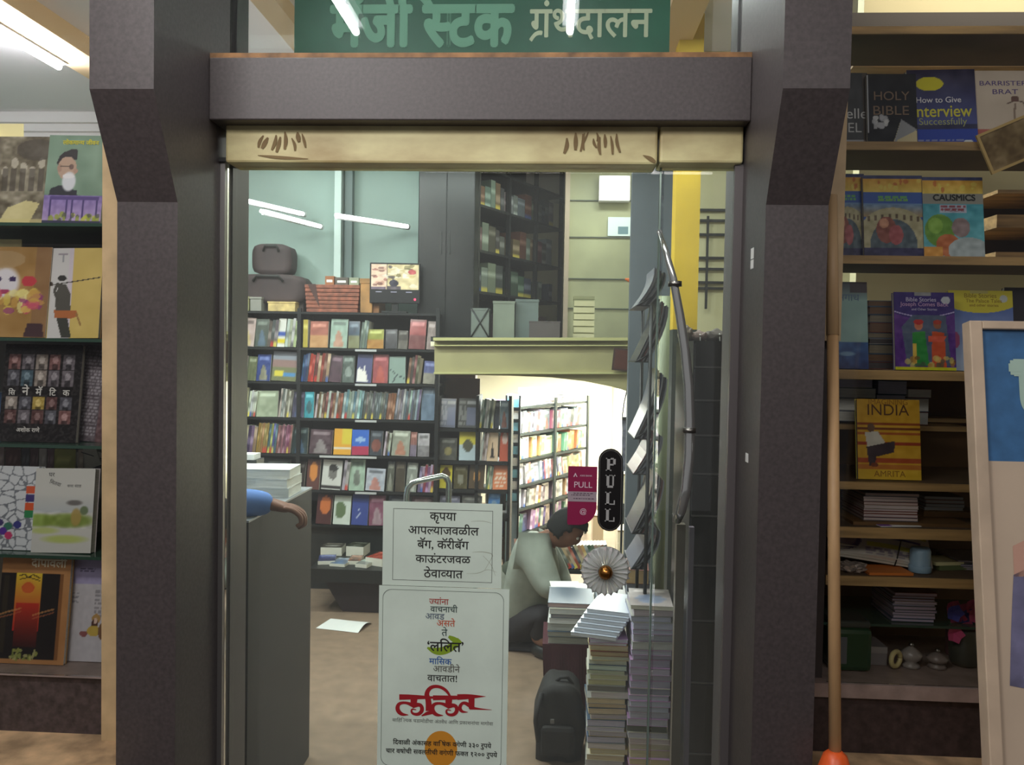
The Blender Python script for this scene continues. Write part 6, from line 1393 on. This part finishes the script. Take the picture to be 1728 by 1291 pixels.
for k, (px, py, w_, rz) in enumerate(((965, 985, .16, 20), (985, 1000, .18, -15), (955, 1003, .14, 5))):
    q = at(px, py, 3.75); zz5 = at(965, 1010, 3.6).z
    o = thing('loose_paper', (q.x, 3.9 + .02 * k, .45 + .004 * k), 'loose white paper, %s of three beside the seated man' % ORD(k + 1), 'paper', rz=R(rz)); bx('sheet', (-w_ / 2, w_ / 2, -.08, .08, 0, .002), M_PAPER, o); bx('print', (-w_ / 3, w_ / 3, -.08, -.02, .002, .0024), mat('pale_grey_print', (170, 170, 180), .7), o)
ptb = thing('paper_table', (at(985, 1000, 3.9).x, 3.92, 0), 'small low table of papers in front of the seated man', 'table'); bx('top', (-.13, .2, -.13, .12, .43, .449), mat('grey_table', (110, 108, 112), .5), ptb)
for sx in (-.11, .18):
    for sy in (-.11, .10): bx('leg', (sx - .012, sx + .012, sy - .012, sy + .012, 0, .43), M_DARK, ptb)
# slanted row of books beyond the man
lt = thing('low_bookshelf', (at(995, 940, 4.9).x, 4.95, 0), 'low bookshelf with leaning paperbacks beyond the seated man', 'bookcase'); zlt = at(985, 962, 4.85).z
bx('top', (-.2, .3, -.12, .14, zlt - .02, zlt), M_DARK, lt)
for sx in (-.19, .28): bx('side', (sx - .01, sx + .01, -.12, .14, 0, zlt - .02), M_DARK, lt)
cl_ = [(70, 90, 70), (120, 130, 110), (206, 170, 130), (226, 196, 160), (180, 90, 60), (60, 60, 70), (206, 196, 150), (196, 150, 120), (226, 180, 90), (206, 200, 210)]
for k in range(16):
    c = cl_[k % 10]; q = at(958 + k * 5, 955, 4.85)
    one_book(c, q.x, 4.85, zlt, .022, .15, .12, True, -32 + k, '%s leaning paperback, %s along the low bookshelf beyond the man' % (cname(c), ORD(k + 1)), 'leaning paperbacks beyond the man')
# white cartons and brown carton at the back of the alcove
for k, (x0, y0, x1, y1, Y, c, lab) in enumerate(((1000, 870, 1018, 950, 5.5, (226, 196, 160), 'tall cream carton beyond the pull sign'), (1042, 895, 1062, 945, 5.25, (236, 220, 190), 'cream carton with a dark edge beyond the stand'), (1048, 800, 1066, 850, 5.62, (226, 222, 200), 'white carton on a shelf beyond the pull sign'))):
    A, Bq, z0, z1 = rect(x0, y0, x1, y1, Y); t = thing('carton', ((A + Bq) / 2, Y + .1, 0), lab, 'box'); W = Bq - A; mm = mat('alcove_carton_%d' % k, c, .7)
    bx('body', (-W / 2, W / 2, -.1, .1, z0, z1), mm, t); bx('flap', (-W / 2, W / 2, -.102, -.1, z1 - .01, z1), mat('tape_brown', (150, 120, 84), .6), t)
    MB().box(-W / 2, W / 2, -.1, .1, 0, z0 - .001).build('pedestal', M_DARK, t)
# ---- black bag on the floor
bb_ = thing('backpack', (at(944, 1230, 3.12).x, 3.22, 0), 'black backpack standing on the floor in front of the maroon table', 'bag')
b = bmesh.new(); bmesh.ops.create_cube(b, size=1); bmesh.ops.subdivide_edges(b, edges=b.edges[:], cuts=7, use_grid_fill=True)
Wb = .19; Hb = at(944, 1160, 3.12).z
for v in b.verts:
    x, y, z = v.co * 2; k_ = 1 - .13 * max(0, z) ** 3 * abs(x); rnd = 1 - .10 * (abs(z) ** 4)
    dx = .012 * math.sin(5 * z + 2 * x) ; v.co = Vector((x * Wb / 2 * rnd * (1 - .18 * max(0, z) ** 3) + dx * .5, y * .09 * (1 - .15 * abs(x) ** 4) * rnd + .008 * math.sin(6 * x + 4 * z), (z + 1) / 2 * Hb * (1 - .10 * abs(x) ** 3 * (z > 0))))
for f_ in b.faces: f_.smooth = True
me = bpy.data.meshes.new('body'); b.to_mesh(me); b.free(); me.materials.append(mat('bag_black', (32, 30, 30), .75, noise=.3, scale=12)); link('body', me, bb_)
MB().box(-.07, .06, -.115, -.08, .03, Hb * .5, bevel=.018).build('front_pocket', MATS['bag_black'], bb_)
MB().tube([(-.02, -.03, Hb * .96), (0, -.04, Hb * 1.05), (.03, -.035, Hb * 1.05), (.05, -.03, Hb * .95)], .007, n=8).build('carry_handle', MATS['bag_black'], bb_)
MB().tube([(-.07, -.085, Hb * .9), (-.09, -.11, Hb * .6), (-.08, -.11, Hb * .3)], .008, n=8).build('strap', MATS['bag_black'], bb_)
MB().box(-.035, -.02, -.1, -.093, Hb * .52, Hb * .58, bevel=.002).build('buckle', mat('grey_plastic', (120, 118, 116), .4), bb_)
# ---- chrome barrier tube behind the notice
q0, q1 = at(686, 845, 2.5), at(757, 845, 2.5); zt8 = at(722, 809, 2.5).z
cbx = thing('luggage_trolley', (q0.x, 2.5, 0), 'chrome tube handle of a folded trolley standing behind the notice', 'trolley'); W = q1.x - q0.x
r_ = .022
arc = [(0, 0, .02), (0, 0, zt8 - .05), (.004, 0, zt8 - .028), (.018, 0, zt8 - .012), (.035, 0, zt8 - .006), (W - .02, 0, zt8 + .012), (W - .006, 0, zt8 + .006), (W, 0, zt8 - .01), (W, 0, .02)]
MB().tube(arc, .009, n=12).build('handle_tube', M_CHROME, cbx); bx('foot_plate', (-.02, W + .02, -.08, .02, .0, .02), M_STEEL, cbx)
MB().tube([(0, 0, .3), (W, 0, .3)], .006, n=10).build('cross_bar', M_CHROME, cbx)

# ================================================================ people
SK = mat('skin_brown', (120, 78, 58), .55); SH = mat('shirt_grey_green', (150, 156, 146), .8, noise=.08, scale=14, bump=.3); TR = mat('trousers_dark', (38, 34, 38), .8); HR = mat('hair_black', (16, 15, 16), .9, noise=.3, scale=60)
def sph(name, c, r, m, par, n=3, squash=None):
    b = bmesh.new(); bmesh.ops.create_icosphere(b, subdivisions=n, radius=1)
    for v in b.verts:
        p_ = Vector((v.co.x * r[0], v.co.y * r[1], v.co.z * r[2])); v.co = (squash(p_) if squash else p_) + Vector(c)
    for f_ in b.faces: f_.smooth = True
    me = bpy.data.meshes.new(name); b.to_mesh(me); b.free(); me.materials.append(m); return link(name, me, par)
# hand: palm, four unequal bent fingers and a thumb
def hand(prefix, par, wrist, fwd, side, up, s, m):
    W0 = Vector(wrist); f, sd, u = Vector(fwd).normalized(), Vector(side).normalized(), Vector(up).normalized()
    P_ = lambda a_, b_, c_: W0 + f * a_ * s + sd * b_ * s + u * c_ * s
    skin('palm', {'v': (*P_(-.045, 0, 0), .024 * s), 'w': (*P_(0, 0, 0), .024 * s), 'a': (*P_(.045, .0, 0), (.036 * s, .018 * s)), 'b': (*P_(.085, .0, -.004), (.038 * s, .015 * s))}, [['v', 'w', 'a', 'b']], m, par, 2)
    for k, (off, L_) in enumerate(((-.030, .070), (-.010, .080), (.010, .075), (.028, .058))):
        j = {'r': (*P_(.055, off, 0), .010 * s), 'a': (*P_(.09, off, 0), .0095 * s), 'b': (*P_(.09 + L_ * .40, off * 1.1, -.014), .0088 * s), 'c': (*P_(.09 + L_ * .45, off * 1.12, -.014 - L_ * .4), .008 * s), 'd': (*P_(.09 + L_ * .15, off * 1.08, -.018 - L_ * .55), .0068 * s)}
        skin('finger', j, [['r', 'a', 'b', 'c', 'd']], m, par, 1)
    j = {'r': (*P_(.02, -.02, 0), .012 * s), 'a': (*P_(.05, -.05, -.008), .0105 * s), 'b': (*P_(.08, -.062, -.02), .009 * s), 'c': (*P_(.10, -.06, -.03), .007 * s)}
    skin('thumb', j, [['r', 'a', 'b', 'c']], m, par, 1)

def head(par, c, fwd, s, m, hair_m):
    """head with face looking along fwd; s = head height"""
    f = Vector(fwd).normalized(); sd = f.cross(Vector((0, 0, 1))).normalized(); u = sd.cross(f).normalized(); c = Vector(c)
    T = lambda a_, b_, d_: c + f * a_ * s + sd * b_ * s + u * d_ * s
    b = bmesh.new(); bmesh.ops.create_icosphere(b, subdivisions=4, radius=1)
    for v in b.verts:
        x, y, z = v.co                                           # x forward, y side, z up
        w_ = 1 - .22 * max(0, -z) ** 1.5; X = x * .40 * (1 - .12 * max(0, -z)); Y_ = y * .33 * w_; Z = z * .5
        if x > .5 and abs(y) < .22 and -.35 < z < .1: X += .07 * (1 - abs(y) / .22) * (1 - abs(z + .15) / .25 * .9 if abs(z + .15) < .25 else 0)
        if x > .4 and .0 < z < .28 and .15 < abs(y) < .6: X -= .02
        v.co = T(X, Y_, Z)
    for f_ in b.faces: f_.smooth = True
    me = bpy.data.meshes.new('head'); b.to_mesh(me); b.free(); me.materials.append(m); h = link('head', me, par)
    em = mat('eye_white', (220, 215, 210), .3); im = mat('iris_dark', (30, 22, 20), .2)
    def small(nm, a_, b_, d_, r, mm):
        q = bmesh.new(); bmesh.ops.create_icosphere(q, subdivisions=2, radius=1)
        for v in q.verts: v.co = T(a_ + v.co.x * r[0], b_ + v.co.y * r[1], d_ + v.co.z * r[2])
        for f_ in q.faces: f_.smooth = True
        me = bpy.data.meshes.new(nm); q.to_mesh(me); q.free(); me.materials.append(mm); return link(nm, me, h)
    for sg_ in (-1, 1):
        small('eye', .33, sg_ * .14, .05, (.05, .065, .035), em); small('iris', .372, sg_ * .14, .05, (.012, .028, .03), im)
        small('eyebrow', .365, sg_ * .14, .125, (.02, .085, .014), hair_m); small('ear', -.02, sg_ * .33, -.02, (.07, .03, .11), m)
    small('mouth', .375, 0, -.27, (.02, .09, .02), mat('lips', (120, 62, 55), .5))
    q = bmesh.new(); bmesh.ops.create_icosphere(q, subdivisions=4, radius=1)
    dele = []
    for v in q.verts:
        x, y, z = v.co
        if (x > .35 and z < .45) or z < -.45 or (x > .1 and z < .1): dele.append(v)
        k_ = 1 + .03 * math.sin(17 * x + 9 * y) * math.cos(13 * z); v.co = T(x * .435 * k_, y * .36 * k_, z * .54 * k_)
    bmesh.ops.delete(q, geom=dele, context='VERTS')
    for f_ in q.faces: f_.smooth = True
    me = bpy.data.meshes.new('hair'); q.to_mesh(me); q.free(); me.materials.append(hair_m); ho = link('hair', me, par); md = ho.modifiers.new('t', 'SOLIDIFY'); md.thickness = .008; md.offset = -1
    return h
# man crouching over the books, seen from behind his side
def Wp(px, py, Y, r): q = at(px, py, Y); return (q.x, q.y, q.z, r)
man = thing('person', (0, 0, 0), 'man in a grey green shirt and dark trousers crouching on the floor over the books', 'person')
hip = at(888, 1050, 4.45); 
J = {'pel': Wp(884, 1046, 4.45, .12), 'w': Wp(882, 1010, 4.42, .125), 'c': Wp(893, 962, 4.38, .13), 'n0': Wp(908, 922, 4.34, .10), 'n': Wp(928, 908, 4.30, .05), 'nh': Wp(942, 900, 4.28, .05),
     'sl': Wp(900, 930, 4.22, .066), 'el': Wp(925, 990, 4.15, .045), 'wl': Wp(955, 1012, 4.05, .03), 'sr': Wp(915, 925, 4.48, .066), 'er': Wp(945, 985, 4.5, .045), 'wr': Wp(962, 1005, 4.3, .03),
     'hl': Wp(880, 1052, 4.35, .085), 'kl': Wp(925, 1035, 4.2, .065), 'al': Wp(905, 1078, 4.28, .04), 'fl': Wp(925, 1084, 4.2, .034), 'hr': Wp(892, 1052, 4.55, .085), 'kr': Wp(930, 1035, 4.5, .065), 'ar': Wp(915, 1072, 4.5, .04), 'fr': Wp(932, 1078, 4.45, .034)}
ch = [['pel', 'w', 'c', 'n0', 'n', 'nh'], ['c', 'sl', 'el', 'wl'], ['c', 'sr', 'er', 'wr'], ['pel', 'hl', 'kl', 'al', 'fl'], ['pel', 'hr', 'kr', 'ar', 'fr']]
skin('body', J, ch, SK, man, 2, 'pel')
gr_ = lambda d, ks, add: {k: (*d[k][:3], d[k][3] + add) for k in ks}
sh_ = gr_(J, ['pel', 'w', 'c', 'n0', 'sl', 'el', 'sr', 'er'], .032); sh_['n'] = tuple(Vector(J['n0'][:3]).lerp(Vector(J['n'][:3]), .6)) + (.066,)
sh_['sl2'] = tuple(Vector(J['el'][:3]).lerp(Vector(J['wl'][:3]), .55)) + (.05,); sh_['sr2'] = tuple(Vector(J['er'][:3]).lerp(Vector(J['wr'][:3]), .55)) + (.05,)
skin('shirt', sh_, [['pel', 'w', 'c', 'n0', 'n'], ['c', 'sl', 'el', 'sl2'], ['c', 'sr', 'er', 'sr2']], SH, man, 2, 'w')
tr_ = gr_(J, ['pel', 'hl', 'kl', 'al', 'hr', 'kr', 'ar'], .014)
skin('trousers', tr_, [['pel', 'hl', 'kl', 'al'], ['pel', 'hr', 'kr', 'ar']], TR, man, 2, 'pel')
hc = at(956, 893, 4.24)
head(man, hc, (.75, -.15, -.6), .215, SK, HR)
hand('l', man, J['wl'][:3], (.8, -.3, -.3), (-.3, -.8, 0), (0, 0, 1), .95, SK); hand('r', man, J['wr'][:3], (.9, -.1, -.3), (0, -1, 0), (0, 0, 1), .95, SK)
for k in ('l', 'r'):
    a_, f_ = Vector(J['a' + k][:3]), Vector(J['f' + k][:3]); skin('shoe', {'h': (a_.x - .02, a_.y, .035, .038), 'm': (*a_.lerp(f_, .5).xy, .035, .042), 't': (f_.x + .03, f_.y - .03, .03, .034)}, [['h', 'm', 't']], mat('shoe_black', (26, 24, 24), .4), man, 2)
# cashier behind the counter: arm and hand over its side
BL = mat('blue_shirt', (92, 132, 200), .8, noise=.06, scale=14, bump=.2)
ca = thing('person', (0, 0, 0), 'cashier in a blue shirt resting an arm on the counter, mostly hidden by the post', 'person')
X0 = -1.58; Yc = 2.72
wz = czt + .03
wp = at(448, 851, 2.56)
K = {'pel': (X0, Yc, .92, .12), 'w': (X0, Yc, 1.05, .125), 'c': (X0 + .02, Yc, 1.28, .15), 'n0': (X0 + .02, Yc, 1.42, .08), 'n': (X0 + .02, Yc, 1.47, .05), 'nh': (X0 + .03, Yc, 1.53, .05),
     's1': (X0 + .14, Yc - .12, 1.37, .06), 'e1': (-1.10, 2.40, czt + .06, .042), 'w1': (wp.x, 2.56, czt + .034, .028), 's2': (X0 - .12, Yc + .1, 1.37, .06), 'e2': (X0 - .18, Yc + .12, 1.12, .045), 'w2': (X0 - .1, Yc + .0, .92, .03),
     'h1': (X0 + .06, Yc - .08, .88, .085), 'k1': (X0 + .06, Yc - .08, .48, .06), 'a1': (X0 + .06, Yc - .08, .09, .04), 'f1': (X0 + .16, Yc - .08, .04, .034), 'h2': (X0 - .04, Yc + .1, .88, .085), 'k2': (X0 - .04, Yc + .1, .48, .06), 'a2': (X0 - .04, Yc + .1, .09, .04), 'f2': (X0 + .06, Yc + .1, .04, .034)}
K = {k: ((v[0] - .12 if k[0] in 'h' or k in ('k1','k2','a1','a2','f1','f2','pel','w') else v[0]), *v[1:]) for k, v in K.items()}
skin('body', K, [['pel', 'w', 'c', 'n0', 'n', 'nh'], ['c', 's1', 'e1', 'w1'], ['c', 's2', 'e2', 'w2'], ['pel', 'h1', 'k1', 'a1', 'f1'], ['pel', 'h2', 'k2', 'a2', 'f2']], SK, ca, 2, 'pel')
s3 = gr_(K, ['pel', 'w', 'c', 'n0', 's1', 'e1', 's2', 'e2'], .02); s3['x1'] = (*Vector(K['e1'][:3]).lerp(Vector(K['w1'][:3]), 1.12), .04); s3['x2'] = (*Vector(K['e2'][:3]).lerp(Vector(K['w2'][:3]), .7), .05)
skin('shirt', s3, [['pel', 'w', 'c', 'n0'], ['c', 's1', 'e1', 'x1'], ['c', 's2', 'e2', 'x2']], BL, ca, 2, 'w')
t3 = gr_(K, ['pel', 'h1', 'k1', 'a1', 'h2', 'k2', 'a2'], .014); skin('trousers', t3, [['pel', 'h1', 'k1', 'a1'], ['pel', 'h2', 'k2', 'a2']], TR, ca, 2, 'pel')
head(ca, (X0 + .04, Yc, 1.63), (1, -.2, -.2), .22, SK, HR)
hand('a', ca, K['w1'][:3], (.96, .2, -.2), (0.2, -.96, 0), (0, 0, 1), 1.0, SK); hand('b', ca, K['w2'][:3], (.2, 0, -1), (0, 1, 0), (1, 0, 0), 1.0, SK)
for f_ in ('1', '2'): 
    a_ = K['a' + f_]; skin('shoe', {'h': (a_[0] - .03, a_[1], .04, .04), 'm': (a_[0] + .05, a_[1], .04, .042), 't': (a_[0] + .14, a_[1], .035, .035)}, [['h', 'm', 't']], mat('shoe_black', (26, 24, 24), .4), ca, 2)
